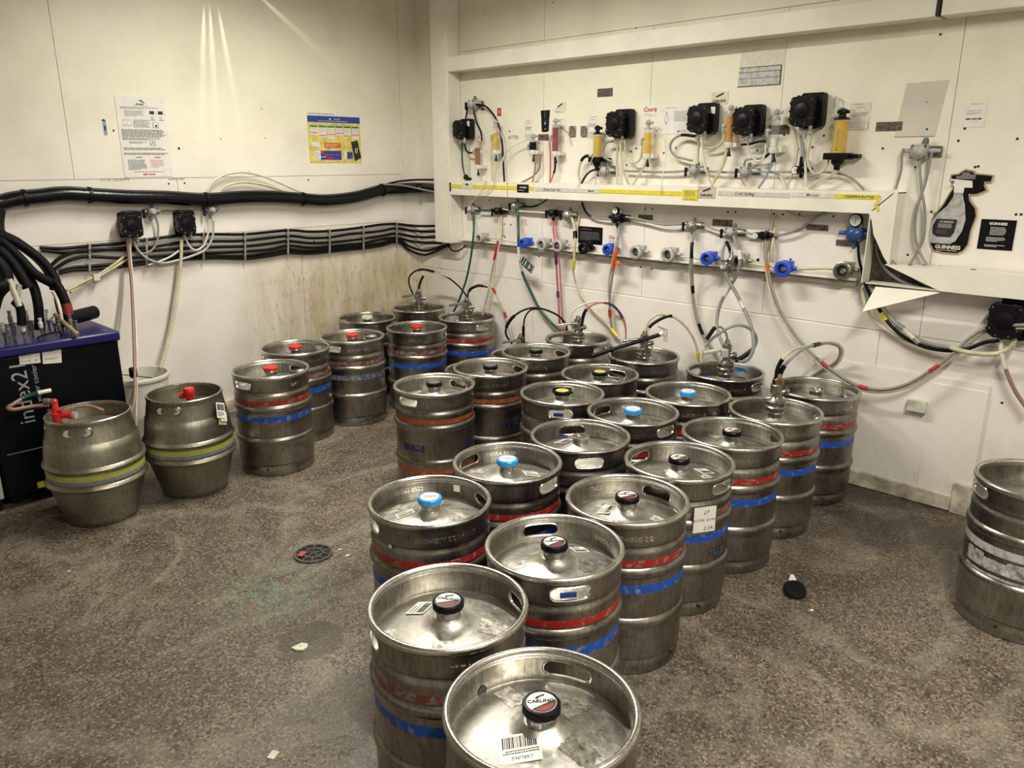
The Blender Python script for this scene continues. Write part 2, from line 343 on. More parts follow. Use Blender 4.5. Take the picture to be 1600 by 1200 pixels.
# thin overlay sheets on the lower part of the wall
h1, v1 = Vpx('B', 1375, 519); m.box(((1.2+h1)/2, -.008, (.02+v1)/2), (h1-1.2, .006, v1-.02))
h2, v2 = Vpx('B', 1548, 602); m.box(((h1-.35+h2)/2, -.0105, (.03+v2)/2), (h2-h1+.35, .005, v2-.03))
h3, v3 = Vpx('B', 1460, 594); m.box(((h3+h2)/2, -.0145, (.03+v3)/2), (h2-h3, .003, v3-.05))
dots(m, 'B', [(1470, 54), (797, 205), (939, 250), (1075, 484), (1358, 527), (1449, 202), (1498, 220), (1508, 201), (1590, 217), (1529, 260), (1524, 261), (1588, 335), (1596, 335), (1456, 331), (1461, 334), (1431, 261), (1437, 260), (1419, 398), (1380, 232), (1270, 230), (1288, 212), (1289, 187), (995, 232), (987, 237), (980, 258), (1057, 231), (1038, 239), (1184, 235), (1248, 233), (1226, 211), (1200, 212), (789, 350), (799, 351), (786, 368), (790, 370), (843, 401), (1002, 417), (1019, 420), (1185, 406, .010), (1207, 408), (1236, 405), (845, 313), (766, 313), (1009, 326), (1020, 326), (1138, 331), (1150, 331), (1210, 334), (1224, 335), (1303, 338), (1250, 335), (1549, 489), (1442, 653), (1447, 659, .004), (1474, 703), (1566, 629)], 2)
dots(m, 'B', [(757, 23), (759, 17), (865, 4), (995, 44), (842, 437), (841, 444)], 2, .004)
struct(m.build('wall_back', [WBACK, simple('joint_grey', (.22, .21, .18), .6), INK]))
m = MB(); ym = YF/2; m.box((WL-.05, ym, CEIL/2), (.1, -YF+.2, CEIL), 1)
def lpanel(mb, y0, y1, z0, z1, t=.005): mb.box((WL+t/2, (y0+y1)/2, (z0+z1)/2), (t, y1-y0-2*G, z1-z0-2*G))
ZL = 1.485
ya = Vpx('L', 277, 290)[0]; yb = Vpx('L', 110, 240)[0]
for a, b, z0, z1 in ((-.16, 0, 0, CEIL), (yb, -.16, ZL, CEIL), (YF, yb, ZL, CEIL), (ya, -.16, 1.15, ZL), (YF, ya, 1.15, ZL), (-1.05, -.16, 0, 1.15), (YF, -1.05, 0, 1.15)):
    lpanel(m, a, b, z0, z1)
dots(m, 'L', [(177, 204), (279, 232, .008), (263, 287), (288, 286), (344, 217, .004), (408, 170, .004), (414, 216, .004), (481, 281), (388, 268, .004), (490, 377), (655, 255)], 2)
struct(m.build('wall_left', [WLEFT, MATS['joint_grey'], INK]))
m = MB(); m.box((XR+.05, YF/2, CEIL/2), (.1, -YF+.2, CEIL)); struct(m.build('wall_right', WPLAIN))
m = MB(); m.box(((XR+WL)/2, YF-.05, CEIL/2), (XR-WL+.2, .1, CEIL)); struct(m.build('wall_front', WPLAIN))
BASE = simple('skirting_dirty', (.55, .50, .40), .6, 0, .5, 9)
xe = onB(1485, 790, .02).x; xf = onB(1519, 795, .03).x
m = MB(); m.box(((WL+xe)/2, -.015, .04), (xe-WL, .024, .075)); m.box(((xe+xf)/2, -.02, .075), (xf-xe, .034, .15)); m.box(((xf+XR)/2, -.015, .04), (XR-xf, .024, .075))
struct(m.build('baseboard_back', BASE, bev=.004))
m = MB(); m.box((WL+.017, YF/2-.03, .045), (.024, -YF-.1, .09)); struct(m.build('baseboard_left', BASE, bev=.004))
# scraps left on the wall
def wbox(name, wall, px0, py0, px1, py1, t, mat, label, cat, group=None, bev=0, off=.006):
    a = Vpx(wall, px0, py0, off); b = Vpx(wall, px1, py1, off)
    mb = MB(); w = b[0]-a[0]; hh = a[1]-b[1]
    mb.box((w/2, -t/2, hh/2), (w, t, hh)); o = mb.build(name, mat, bev=bev)
    o.location = (a[0], -off, b[1]) if wall == 'B' else (WL+off, a[0], b[1]); o.rotation_euler = (0, 0, 0 if wall == 'B' else PI/2)
    if label: tag(o, label, cat, group)
    return o

# ------------------------------------------------------------ trunking
D = .12
def tp(px, py, off=D): p = onB(px, py, off); return p.x, p.z
XC = onB(702, 250, D).x; XA = onB(677, 250, D).x
zb = onB(701, 380, D).z
m = MB(); m.box(((XA+XC)/2, -D/2-.003, (CEIL+zb)/2), (XC-XA, D-.006, CEIL-zb-.002)); m.box((XC-.006, -D/2-.006, (CEIL+zb)/2), (.004, D+.002, CEIL-zb-.004))
tag(m.build('vertical_trunking', TRUNK, bev=.003), 'tall white boxed trunking running up the back wall next to the room corner', 'trunking')
def run(name, x0, x1, z0, z1, label, seams=()):
    mb = MB(); mb.box(((x0+x1)/2, -D/2-.004, (z0+z1)/2), (x1-x0, D-.008, z1-z0))
    for xs in seams: mb.box((xs, -D-.001, (z0+z1)/2), (.003, .002, z1-z0-.004), 1)
    return tag(mb.build(name, [TRUNK, INKG], bev=.003), label, 'trunking')
zt0 = onB(1000, 78, D).z; zt1 = zt0+.094
xg = onB(1465, 10, D).x
o = run('high_trunking', XC+.001, xg-.006, zt0, zt1, 'long white boxed trunking high along the back wall above the pumps')
m = MB(); m.box(((xg+.006+XR)/2, -D/2-.004, (zt0+zt1)/2), (XR-.02-xg-.006, D-.008, zt1-zt0)); m.box((xg, -D+.02, (zt0+zt1)/2), (.014, .03, zt1-zt0), 1)
tag(m.build('high_trunking', [TRUNK, INK], bev=.003), 'white boxed trunking high on the back wall right of the black gap', 'trunking')
zs0, zs1 = 1.352, 1.447
XS = onB(1362, 332, D).x; XSR = onB(1403, 297, D).x
m = MB()
m.box(((XC+.002+XS)/2, -D/2-.004, (zs0+zs1)/2), (XS-XC-.002, D-.008, zs1-zs0))
m.box((XC+.006, -D-.001, 1.405), (.014, .004, .06), 1); m.box((onB(793, 300, D).x, -D-.001, (zs0+zs1)/2), (.002, .002, zs1-zs0-.004), 1)
# mitred right end: broken vertical drop
m.poly([tp(1361, 332), tp(1404, 297), tp(1389, 414), tp(1381, 402), tp(1365, 366)], -D-.003, -D+.001)
m.box(((XS+XSR)/2, -D/2, zs1-.002), (XSR-XS, D, .004)); m.poly([(XS-.004, zs0+.012), tp(1403, 295.5), (XS-.004, zs1)], -D-.001, -D+.001)
zl0, zl1 = 1.035, 1.130
m.box((XSR-.002, -D/2, (zl1+zs1)/2), (.004, D, zs1-zl1))                     # right side of the drop
m.box((tp(1352, 400)[0]-.002, -D/2, (zl0+zs0)/2), (.004, D, zs0-zl0))       # left side of the drop
m.poly([tp(1358, 334), tp(1362, 334), tp(1364, 350)], -D-.002, -D)
tag(m.build('shelf_trunking', [TRUNK, INK], bev=0), 'white boxed trunking with yellow tape, its right end dropping down and split open', 'trunking')
XL0 = tp(1382, 417)[0]; XL1 = tp(1469, 457)[0]
m = MB()
m.poly([(XL0, zl1), (XR-.02, zl1), (XR-.02, zl0), (XL1, zl0)], -D-.003, -D+.001)
x0 = tp(1352, 441)[0]; m.box(((x0+XR-.02)/2, -D/2-.009, zl0+.002), (XR-.02-x0, D-.018, .004))
m.box(((XL0+XR-.02)/2, -D/2-.009, zl1-.002), (XR-.02-XL0, D-.018, .004))
for i, (a, b) in enumerate([(1422, 414), (1444, 414), (1470, 415), (1502, 417), (1521, 421), (1534, 419), (1565, 422)]):
    p = onZ(a, b, zl1+.001); m.cyl((p.x, p.y, zl1), (p.x, p.y, zl1+.0015), .012 if i == 4 else .009, None, 12, 1)
tr = m.build('low_trunking', [TRUNK, INK]); mb = MB(); LN = simple('trunking_dark', (.07, .055, .04), .5, 0, .6, 30); mb.poly([tp(1361, 340, .03), tp(1352, 446, .03), tp(1455, 450, .03), tp(1455, 436, .03), tp(1386, 414, .03), tp(1391, 345, .03)], -.032, -.028); mb.build('dark_liner', LN, tr); tag(tr, 'white boxed trunking low on the right of the back wall with holes in its top', 'trunking')  # dark brown sheet added behind the split opening so its inside reads darker
m = MB()
a = onB(1368, 448, D+.01); b = onB(1469, 457, D+.008); c = onB(1347, 487, D+.10)
n3 = (b-a).cross(c-a).normalized()*.003
vs = [a, b, c, a+n3, b+n3, c+n3]; m.add(vs, [(0, 1, 2), (5, 4, 3), (0, 3, 4, 1), (1, 4, 5, 2), (2, 5, 3, 0)])
m.build('loose_flap', TRUNK, parent=tr)
# rail under the sockets
za = onB(1000, 410, .03).z
m = MB(); m.box(((XC+.02+XS-.06)/2, -.02, za+.006), (XS-.06-XC-.02, .024, .02)); m.box(((XC+.02+XS-.06)/2, -.028, za+.028), (XS-.06-XC-.02, .04, .012), 1)
tag(m.build('mounting_rail', [ALU, TRUNK], bev=.002), 'long grey metal rail carrying the cleaning sockets on the back wall', 'rail')

# ------------------------------------------------------------ ceiling lights
def batten(x, y, along, label):
    t = empty('ceiling_light', (x, y, CEIL), 0 if along == 'x' else PI/2)
    mb = MB(); mb.box((0, 0, -.03), (1.52, .09, .055)); mb.build('housing', TRUNK, t, bev=.006)
    mb = MB(); mb.box((0, 0, -.075), (1.48, .07, .035)); mb.build('diffuser', DIFF, t, bev=.012)
    tag(t, label, 'ceiling light')
batten(1.75, -1.60, 'x', 'white strip light on the ceiling near the left wall')
batten(4.9, -2.6, 'y', 'white strip light on the ceiling at the right of the camera')

# small fitting added out of view to house the added streak spots
_p = onL(324, -74); t = empty('added_streak_fitting', (WL, _p.y, _p.z))
MB().box((.035, 0, .045), (.06, .34, .05)).build('housing', TRUNK, t, bev=.006); MB().box((.032, 0, .017), (.03, .14, .004)).build('lens', DIFF, t)
tag(t, 'small white fitting added at the top of the left wall for the streak beams', 'added light fitting')

# ------------------------------------------------------------ signs, stickers, posters
def sign(name, label, cat, wall, px0, py0, px1, py1, sheet, items=(), t=.0012, off=.006, mats=(INK, INKG, INKR, INKP, INKB, INKN, INKO, YELS, PAPER, BLACK, GREYW), group=None, tilt=0, size=None, parent=None):
    a = Vpx(wall, px0, py0, off); b = Vpx(wall, px1, py1, off)
    W, Hh = (b[0]-a[0], a[1]-b[1]) if not size else size
    cx, cz = (a[0]+b[0])/2, (a[1]+b[1])/2
    mb = MB()
    if sheet is None: mb.box((0, 0, 0), (W*.98, .0004, Hh*.98))
    elif isinstance(sheet, tuple): mb.poly([((u-.5)*W, (v-.5)*Hh) for u, v in sheet[1]], -t, 0)
    else: mb.box((0, -t/2, 0), (W, t, Hh))
    o = mb.build(name, CLEAR if sheet is None else (sheet[0] if isinstance(sheet, tuple) else sheet), parent=parent)
    o.location = (cx, -off, cz) if wall == 'B' else (WL+off, cz*0+cx, cz)
    o.rotation_mode = 'XYZ'; o.rotation_euler = (0, tilt, 0) if wall == 'B' else (0, 0, PI/2)
    if wall == 'L' and tilt: o.rotation_euler = (tilt, 0, PI/2)
    if label: tag(o, label, cat, group)
    if items:
        mb = MB(); draw(mb, items, W, Hh, t)
        mb.build('print', list(mats), parent=o, smooth=False)
    return o
def draw(mb, items, W, Hh, t):
    lvl = 0
    for it in items:
        k = it[0]; lvl += 1; y = -t-.0003-.00004*lvl
        if k == 'r':
            _, u0, v0, u1, v1, mi = it; mb.box(((u0+u1-1)/2*W, y, ((v0+v1)/2-.5)*Hh), ((u1-u0)*W, .0003, (v1-v0)*Hh), mi)
        elif k == 'g':
            _, pts, mi = it; mb.poly([((u-.5)*W, (v-.5)*Hh) for u, v in pts], y-.0002, y, mi)
        elif k == 't':
            _, u, v, s, size, mi = it[:6]; vs, fs = text_geo(s, size*Hh, *(it[6:] if len(it) > 6 else ()))
            mb.add([((u-.5)*W+x, y-.0002, (v-.5)*Hh+yy) for x, yy, zz in vs], fs, mi)
        elif k == 'p':                                             # block of lines too small to read
            _, u0, v0, u1, v1, nl, mi = it; dh = (v1-v0)/nl
            for i in range(nl):
                v = v1-(i+.5)*dh; u = u0; end = u1-(R0.random()*.12 if i < nl-1 else R0.random()*.5)*(u1-u0)
                while u < end:
                    w = min(R0.uniform(.02, .07)*(u1-u0)+.006, end-u+.002); mb.box(((u+w/2-.5)*W, y, (v-.5)*Hh), (w*W, .0003, dh*Hh*.42), mi); u += w+.012
        elif k == 'b':                                             # bar code
            _, u0, v0, u1, v1, mi = it; u = u0
            while u < u1:
                w = R0.choice((.006, .01, .018))*(u1-u0)*2.2; mb.box(((u+w/2-.5)*W, y, ((v0+v1)/2-.5)*Hh), (w*W, .0003, (v1-v0)*Hh), mi); u += w+R0.choice((.008, .014))*(u1-u0)*2
        elif k == 'c':
            _, u, v, r, mi = it; mb.cyl(((u-.5)*W, y-.0002, (v-.5)*Hh), ((u-.5)*W, y, (v-.5)*Hh), r*Hh, None, 20, mi)
K_, G_, R_, P_, B_, N_, O_, Y_, W_ = 0, 1, 2, 3, 4, 5, 6, 7, 8
sign('instruction_poster', 'white laminated instruction poster with black printing and red bottom lines on the left wall', 'poster', 'L', 178, 149, 270, 276, PAPER, [
    ('g', [(.47, .955), (.52, .94), (.60, .915), (.56, .945), (.50, .965)], K_), ('t', .48, .91, 'Airedale', .028, K_, .3, 1, 'CENTER', .0006), ('p', .36, .885, .70, .9, 1, G_),
    ('p', .08, .845, .85, .875, 2, K_), ('p', .16, .755, .56, .83, 6, K_), ('r', .66, .79, .76, .83, K_), ('r', .84, .79, .94, .83, K_), ('t', .80, .80, 'v', .03, K_), ('t', .98, .80, 'x', .03, K_), ('c', .71, .745, .018, G_), ('c', .89, .745, .018, G_), ('c', .71, .745, .013, W_), ('c', .89, .745, .013, W_), ('r', .66, .715, .77, .722, G_), ('r', .84, .715, .95, .722, G_),
    ('r', .1, .64, .27, .71, G_), ('r', .105, .645, .265, .705, W_), ('t', .18, .67, 'J', .04, G_), ('p', .31, .62, .66, .72, 6, K_), ('r', .70, .62, .82, .69, G_), ('r', .71, .625, .81, .685, W_), ('r', .75, .63, .79, .66, K_),
    ('p', .05, .50, .97, .60, 7, K_), ('p', .05, .465, .9, .495, 2, K_), ('p', .18, .42, .55, .45, 2, K_), ('r', .60, .40, .72, .47, G_), ('r', .61, .405, .71, .465, W_), ('t', .66, .435, 'A', .06, K_), ('p', .05, .34, .93, .375, 2, K_), ('p', .04, .28, .97, .31, 2, K_),
    ('r', .27, .245, .4, .255, G_), ('r', .66, .245, .78, .255, R_), ('p', .10, .09, .48, .225, 8, K_), ('p', .56, .12, .85, .225, 6, P_), ('p', .2, .062, .85, .075, 1, R_), ('t', .5, .035, '08457 100 400', .026, R_, 0, 1, 'CENTER', .0005)], t=.002)
sign('safety_chart', 'yellow and blue safety chart with tables and a dark sticker on the left wall', 'poster', 'L', 479, 174, 565, 254, YELS, [
    ('r', 0, .93, 1, 1, W_), ('p', .03, .945, .95, .985, 1, G_), ('r', .0, .80, 1, .925, B_), ('c', .42, .87, .018, W_), ('t', .56, .87, 'BREWERY', .035, W_), ('p', .2, .82, .82, .84, 1, W_), ('t', .5, .765, 'FACT FILE', .03, K_)] +
    [it for i in range(6) for it in (('r', .04+.158*i, .54-.03*(i % 3), .175+.158*i, .73, W_), ('r', .04+.158*i, .70, .175+.158*i, .735, N_), ('p', .05+.158*i, .60, .165+.158*i, .69, 5, G_), ('r', .04+.158*i, .585-.025*((i*2) % 3), .175+.158*i, .60-.025*((i*2) % 3), R_), ('p', .05+.158*i, .52, .165+.158*i, .57, 3, P_))] +
    [('g', [(.06, .42), (.2, .39), (.21, .30), (.05, .33)], W_), ('p', .08, .34, .18, .38, 3, G_), ('r', .28, .30, .6, .40, O_), ('p', .31, .32, .57, .38, 2, W_), ('p', .33, .275, .5, .29, 1, K_), ('r', .08, .06, .2, .24, W_), ('p', .09, .08, .19, .22, 5, G_), ('r', .2, .06, .6, .24, B_), ('r', .2, .18, .26, .24, R_), ('r', .27, .12, .34, .17, R_), ('r', .3, .155, .6, .17, R_), ('r', .2, .11, .3, .12, W_), ('r', .35, .1, .45, .11, R_), ('r', .28, .06, .42, .085, R_), ('r', .66, .06, .70, .24, W_), ('r', .71, .08, .82, .22, B_), ('r', .78, .08, .82, .12, R_),
     ('g', [(.80, .42), (.93, .46), (.99, .10), (.86, .03)], K_), ('t', .89, .24, 'II', .16, W_, .15), ('t', .86, .38, '*', .1, G_)], t=.002)
sign('notice', 'white notice with a drawing of a detector left of the CARLING pump', 'notice', 'B', 1030, 167, 1078, 209, PAPER, [('p', .2, .93, .8, .96, 1, K_), ('c', .25, .75, .035, G_), ('r', .2, .45, .3, .68, G_), ('r', .21, .46, .29, .67, W_), ('c', .25, .40, .03, G_), ('p', .1, .83, .3, .85, 1, G_), ('p', .5, .45, .92, .82, 8, G_), ('r', .62, .07, .68, .12, K_), ('p', .7, .06, .92, .14, 2, G_)])
for i, (a, b, c, d, lab) in enumerate([(820, 187, 831, 219, 'small text label on the wall above the black detector'), (871, 185, 882, 224, 'small text label on the wall right of the red detector'), (919, 181, 932, 216, 'small text label on the wall above the yellow detector with a black base'), (1329, 161, 1357, 203, 'text label on the wall right of the large yellow detector')]):
    sign('text_label', lab, 'label', 'B', a, b, c, d, PAPERC if i == 3 else PAPER, [('p', .2, .92, .95, .96, 1, K_), ('p', .3, .8, .85, .84, 1, K_), ('p', .05, .7, .4, .74, 1, K_), ('p', .1, .5, .95, .66, 4, G_), ('p', .05, .38, .3, .41, 1, K_), ('r', .1, .04, .95, .3, G_), ('r', .12, .05, .93, .29, W_), ('p', .15, .07, .9, .27, 4, G_)])
def carling(px0, py0, px1, py1, label, sheet=PAPERC):
    sign('brand_sticker', label, 'sticker', 'B', px0, py0, px1, py1, sheet, [('g', [(.28, .52), (.3, .66), (.72, .92), (.74, .78), (.5, .62)], K_), ('t', .5, .24, 'CARLING', .30, K_, 0, 2, 'CENTER', .0008)], off=.0065 if sheet is PAPERC else .122)
carling(1112, 144, 1137, 162, 'pale sticker reading CARLING on the wall above the amber detector')
carling(1091, 291, 1117, 310, 'pinkish sticker reading CARLING on the taped trunking', sheet=simple('pink_card', (.55, .47, .42), .5))
sign('brand_sticker', 'pale sticker with a black swoosh above the red detector', 'sticker', 'B', 865, 160, 884, 176, (PAPERC, [(0, .3), (.3, .5), (.95, 1), (1, .35), (.8, 0), (.1, .05)]), [('g', [(.3, .45), (.35, .62), (.75, .95), (.7, .75)], K_), ('p', .2, .05, .75, .16, 1, K_)])
def coors(px0, py0, px1, py1, lab):
    sign('brand_sticker', lab, 'sticker', 'B', px0, py0, px1, py1, PAPER, [('t', .5, .58, 'Coors', .62, R_, .2, 2, 'CENTER', .0009), ('p', .15, .1, .8, .17, 1, R_)])
coors(1007, 165, 1024, 180, 'white sticker reading Coors in red on the wall above the shelf trunking')
coors(951, 366, 966, 378, 'white sticker reading Coors in red on the wall below the shelf trunking')
sign('small_sticker', 'tiny red sticker on the wall left of the black cup poster', 'sticker', 'B', 777, 169, 783, 181, INKR, [('t', .5, .5, '8', .6, W_)])
sign('bottle_sticker', 'black cup shaped sticker with a blue drop on the wall', 'sticker', 'B', 845, 172, 859, 206, (BLACK, [(0, .98), (1, .98), (.93, .6), (.88, .04), (.7, 0), (.3, 0), (.12, .04), (.07, .6)]), [('c', .5, .40, .085, B_), ('g', [(.36, .42), (.5, .58), (.64, .42)], B_), ('c', .5, .385, .03, W_), ('t', .5, .14, 'cask', .08, W_), ('r', .45, .62, .5, .92, G_)])
sign('spray_bottle_sign', 'large black cut-out sign of a spray bottle reading GUINNESS', 'sign', 'B', 1468, 266, 1545, 401, (simple('sign_edge', (.42, .30, .18), .5), [(.02, .10), (.10, .02), (.25, 0), (.50, .0), (.60, .04), (.66, .12), (.67, .30), (.72, .47), (.70, .56), (.58, .66), (.56, .72), (.62, .71), (.68, .715), (.82, .77), (.80, .80), (.78, .82), (.77, .86), (.86, .86), (.88, .95), (.70, .965), (.60, .97), (.56, 1.0), (.42, 1.02), (.36, .99), (.32, .965), (.20, .955), (.20, .88), (.26, .80), (.22, .74), (.14, .60), (.03, .48), (-.01, .40)]), [
    ('g', [(.04, .11), (.11, .035), (.26, .015), (.49, .015), (.58, .05), (.64, .13), (.65, .30), (.70, .47), (.67, .555), (.555, .65), (.53, .73), (.60, .725), (.66, .73), (.79, .775), (.75, .82), (.745, .875), (.84, .875), (.855, .94), (.69, .95), (.58, .955), (.54, .985), (.43, 1.0), (.37, .975), (.33, .95), (.22, .94), (.225, .88), (.28, .79), (.24, .73), (.16, .59), (.05, .47), (.01, .40)], 9),
    ('g', [(.02, .13), (.06, .12), (.36, .12), (.44, .16), (.52, .28), (.55, .42), (.50, .60), (.45, .70), (.44, .74), (.30, .74), (.29, .68), (.22, .58), (.07, .47), (.00, .38), (-.01, .22)], 10), ('r', .29, .74, .45, .80, W_),
    ('g', [(.22, .90), (.56, .88), (.58, .80), (.50, .80), (.29, .80), (.25, .84), (.16, .79), (.14, .80), (.22, .86)], W_), ('c', .25, .86, .022, G_), ('g', [(.30, .90), (.60, .90), (.60, .95), (.52, .955), (.49, .98), (.40, .98), (.36, .94), (.29, .93)], 1),
    ('g', [(.04, .24), (.12, .20), (.34, .20), (.40, .26), (.42, .42), (.08, .42), (.03, .33)], K_), ('t', .25, .385, 'GUINNESS', .035, W_), ('p', .12, .31, .36, .365, 4, W_), ('p', .1, .24, .28, .29, 4, G_),
    ('t', .33, .078, 'GUINNESS', .062, W_, 0, 2, 'CENTER', .0006), ('t', .32, .04, 'CELLAR HYGIENE SPRAY', .022, W_)], t=.006)
sign('instruction_card', 'black square card reading GUINNESS with white text right of the spray bottle sign', 'sign', 'B', 1534, 342, 1581, 392, BLACK, [('t', .5, .86, 'GUINNESS', .115, W_, 0, 2, 'CENTER', .0006), ('p', .3, .48, .75, .76, 6, W_), ('p', .22, .26, .78, .42, 4, W_), ('p', .2, .08, .78, .17, 2, W_)], t=.002)
sign('phone_label', 'white label with a telephone number on the wall above the spray bottle sign', 'label', 'B', 1508, 160, 1537, 198, PAPER, [('t', .55, .92, 'Molson Coors', .08, G_), ('t', .5, .65, 'Technical Services', .075, G_), ('p', .15, .5, .9, .58, 2, G_), ('t', .5, .32, '0845 6000 888', .10, K_, 0, 1, 'CENTER', .0005), ('p', .3, .2, .7, .23, 1, G_)])
sign('brand_card', 'black card reading GUINNESS on the taped shelf trunking', 'sticker', 'B', 808, 288, 826, 301, BLACK, [('t', .52, .62, 'GUINNESS', .28, W_, 0, 1, 'CENTER', .0003), ('p', .1, .2, .9, .32, 1, W_)], off=.122)
sign('caution_card', 'bright yellow card with small print on the shelf trunking', 'sticker', 'B', 1067, 296, 1090, 313, YEL, [('p', .15, .3, .85, .9, 5, G_), ('p', .15, .06, .9, .16, 1, K_)], off=.122)
sign('paper_label', 'small clear label with a black dome mark on the left end of the taped trunking', 'sticker', 'B', 723, 285, 737, 295, PAPERC, [('g', [(.3, .55), (.4, .85), (.6, .85), (.7, .55)], K_), ('p', .3, .2, .7, .35, 1, G_)], off=.122)
sign('domed_sticker', 'small sticker with a black dome mark below the top left valve', 'sticker', 'B', 750, 169, 759, 176, PAPERC, [('g', [(.2, .5), (.4, .9), (.6, .9), (.8, .5)], K_), ('p', .3, .2, .7, .35, 1, G_)])
sign('dark_notice', 'black notice with red heading on the wall above the black socket', 'notice', 'B', 904, 353, 941, 383, BLACK, [('p', .1, .8, .9, .9, 1, R_), ('p', .08, .2, .92, .72, 8, G_)])
sign('small_print_label', 'small pink printed label beneath the left shelf trunking', 'label', 'B', 815, 341, 824, 352, PAPER, [('p', .05, .1, .95, .95, 5, P_)])
def tape(px0, px1, pya, pyb, mat, label, txt=None, col=K_, h=.022, name='label_tape'):
    a = Vpx('B', px0, pya, .1215); b = Vpx('B', px1, pyb, .1215); zc = (a[1]+b[1])/2
    mb = MB(); mb.box((0, -.0005, 0), (b[0]-a[0], .001, h)); o = mb.build(name, mat); o.location = ((a[0]+b[0])/2, -.1215, zc); tag(o, label, 'tape')
    if txt:
        mb = MB()
        for u, s, sz in txt: draw(mb, [('t', u, .5, s, sz, col, .25, 1, 'CENTER', .0003)], b[0]-a[0], h, .001)
        mb.build('handwriting', [INK, INKG], parent=o, smooth=False)
tape(704.5, 722, 291, 291, YEL, 'short strip of yellow tape at the far left of the shelf trunking', h=.024)
tape(738, 808, 291.5, 294, YEL, 'strip of yellow tape left of the black card on the trunking', h=.024)
tape(827, 834, 294.5, 295, YEL, 'stub of yellow tape right of the black card on the trunking', h=.024)
tape(836, 936, 295.5, 299, simple('clear_tape', (.60, .58, .54), .3), 'clear tape with handwriting on the left of the shelf trunking', [(.28, 'Please Only Turn', .9), (.88, 'Madri', .8)], h=.022)
tape(937, 1067, 299, 302, YEL, 'long strip of yellow tape left of the yellow card', h=.022)
tape(1122, 1234, 303, 304, MATS['clear_tape'], 'clear tape reading Carl Cold on the trunking', [(.38, 'Cold Carling', .95)], h=.022)
tape(1237, 1303, 304, 306, simple('white_tape', (.66, .65, .62), .4), 'white tape reading Moretti on the trunking', [(.5, 'Moretti', .9)], 1, h=.022)
tape(1305, 1373, 306, 309, YEL, 'yellow tape reading Cleaning Bottle at the right end of the trunking', [(.55, 'CLEANING BOTTLE', .75)], h=.020)
m = MB(); m.poly([tp(1373, 303, .126), tp(1376, 309, .126), tp(1371, 318, .126), tp(1374, 330, .126), tp(1370, 331, .126), tp(1366, 320, .126), tp(1371, 312, .126)], -.1262, -.1252)
tag(m.build('torn_tape', YEL), 'torn scrap of yellow tape hanging at the split end of the trunking', 'tape')
for a, lab in zip([(934, 139, 957, 150), (1370, 191, 1409, 204), (1202, 196, 1233, 209), (1114, 342, 1144, 354), (1261, 350, 1294, 361), (1307, 374, 1342, 386), (998, 335, 1020, 344), (841, 210, 857, 219)], ['dark brown adhesive pad high on the wall above the second pump', 'dark brown adhesive pad left of the clear pocket', 'dark brown adhesive pad behind the clear detector', 'torn black and white adhesive pad above the blue socket', 'torn black and white adhesive pad right of the black gauge regulator', 'dirty metal plate below the blue regulator', 'dark adhesive pad under the middle of the shelf trunking', 'stained adhesive pad below the cup sticker']):
    wbox('adhesive_pad', 'B', *a, .003, PATCHT if 'torn' in lab or 'stained' in lab else PATCH, lab, 'adhesive pad')
for a, lab in zip([(891, 197, 900, 213), (909, 197, 918, 213)], ['left of the two small metal clips right of the red detector', 'right of the two small metal clips beside the text label']):
    wbox('metal_clip', 'B', *a, .012, OLDCH, lab, 'clip', bev=.003)
sign('document_pocket', 'clear glossy document pocket with lined paper high on the back wall', 'pocket', 'B', 1156, 77, 1222, 132, (PAPERC, [(.0, .0), (.95, 0), (1, 1), (.06, .97)]), [('r', .03, .02, .94, .5, 10), ('r', .03, .36, .94, .385, G_), ('r', .03, .49, .94, .51, K_), ('r', .01, .0, .95, .02, K_), ('r', .94, .0, .965, .5, K_), ('r', .03, .2, .94, .22, G_)])
o = sign('document_pocket', 'large empty clear plastic pocket on the back wall right of the pumps', 'pocket', 'B', 1412, 129, 1470, 213, (simple('cloudy_plastic', (.60, .58, .50), .12, 0, .1, 3), [(-.05, 0), (.86, .0), (1.0, 1), (.08, .98)]), [('g', [(-.05, 0), (.86, 0), (.86, .008), (-.05, .008)], G_), ('c', .58, .62, .012, K_)])
def handw(px, py, s, size, wall='L', shear=.2, mat=INKG, label=None):
    h, v = Vpx(wall, px, py); vs, fs = text_geo(s, size, shear); mb = MB(); mb.add([(x, 0, y) for x, y, z in vs], fs)
    o = mb.build('handwriting', mat, smooth=False); o.location = (WL+.0062, h, v) if wall == 'L' else (h, -.0062, v); o.rotation_euler = (0, 0, PI/2 if wall == 'L' else 0)
    tag(o, label, 'writing')
handw(178, 281, 'COOL 2/LIGHTS', .022, label='pencil writing on the left wall below and left of the poster')
handw(275, 280, 'SAMPLE HERE', .016, label='pencil writing on the left wall just below the poster corner')
handw(803, 215, 'BITTER', .03, 'B', label='faint handwriting on the back wall left of the black detector')
sign('blue_label', 'narrow torn blue grey label left of the poster', 'label', 'L', 160, 188, 168, 211, simple('blue_grey_card', (.22, .34, .38), .5), [('g', [(-.4, 1), (.3, 1.1), (1, 1.0), (.9, .93), (.2, .96)], K_), ('p', .2, .1, .8, .85, 1, K_)])
h, v = Vpx('B', 1436, 632); m = MB(); m.box((0, -.02, 0), (.085, .03, .055)); o = m.build('blank_plate', simple('plate_cream', (.62, .60, .52), .5), bev=.004); o.location = (h, -.012, v); tag(o, 'small square cream plate on the lower back wall right of the kegs', 'plate')
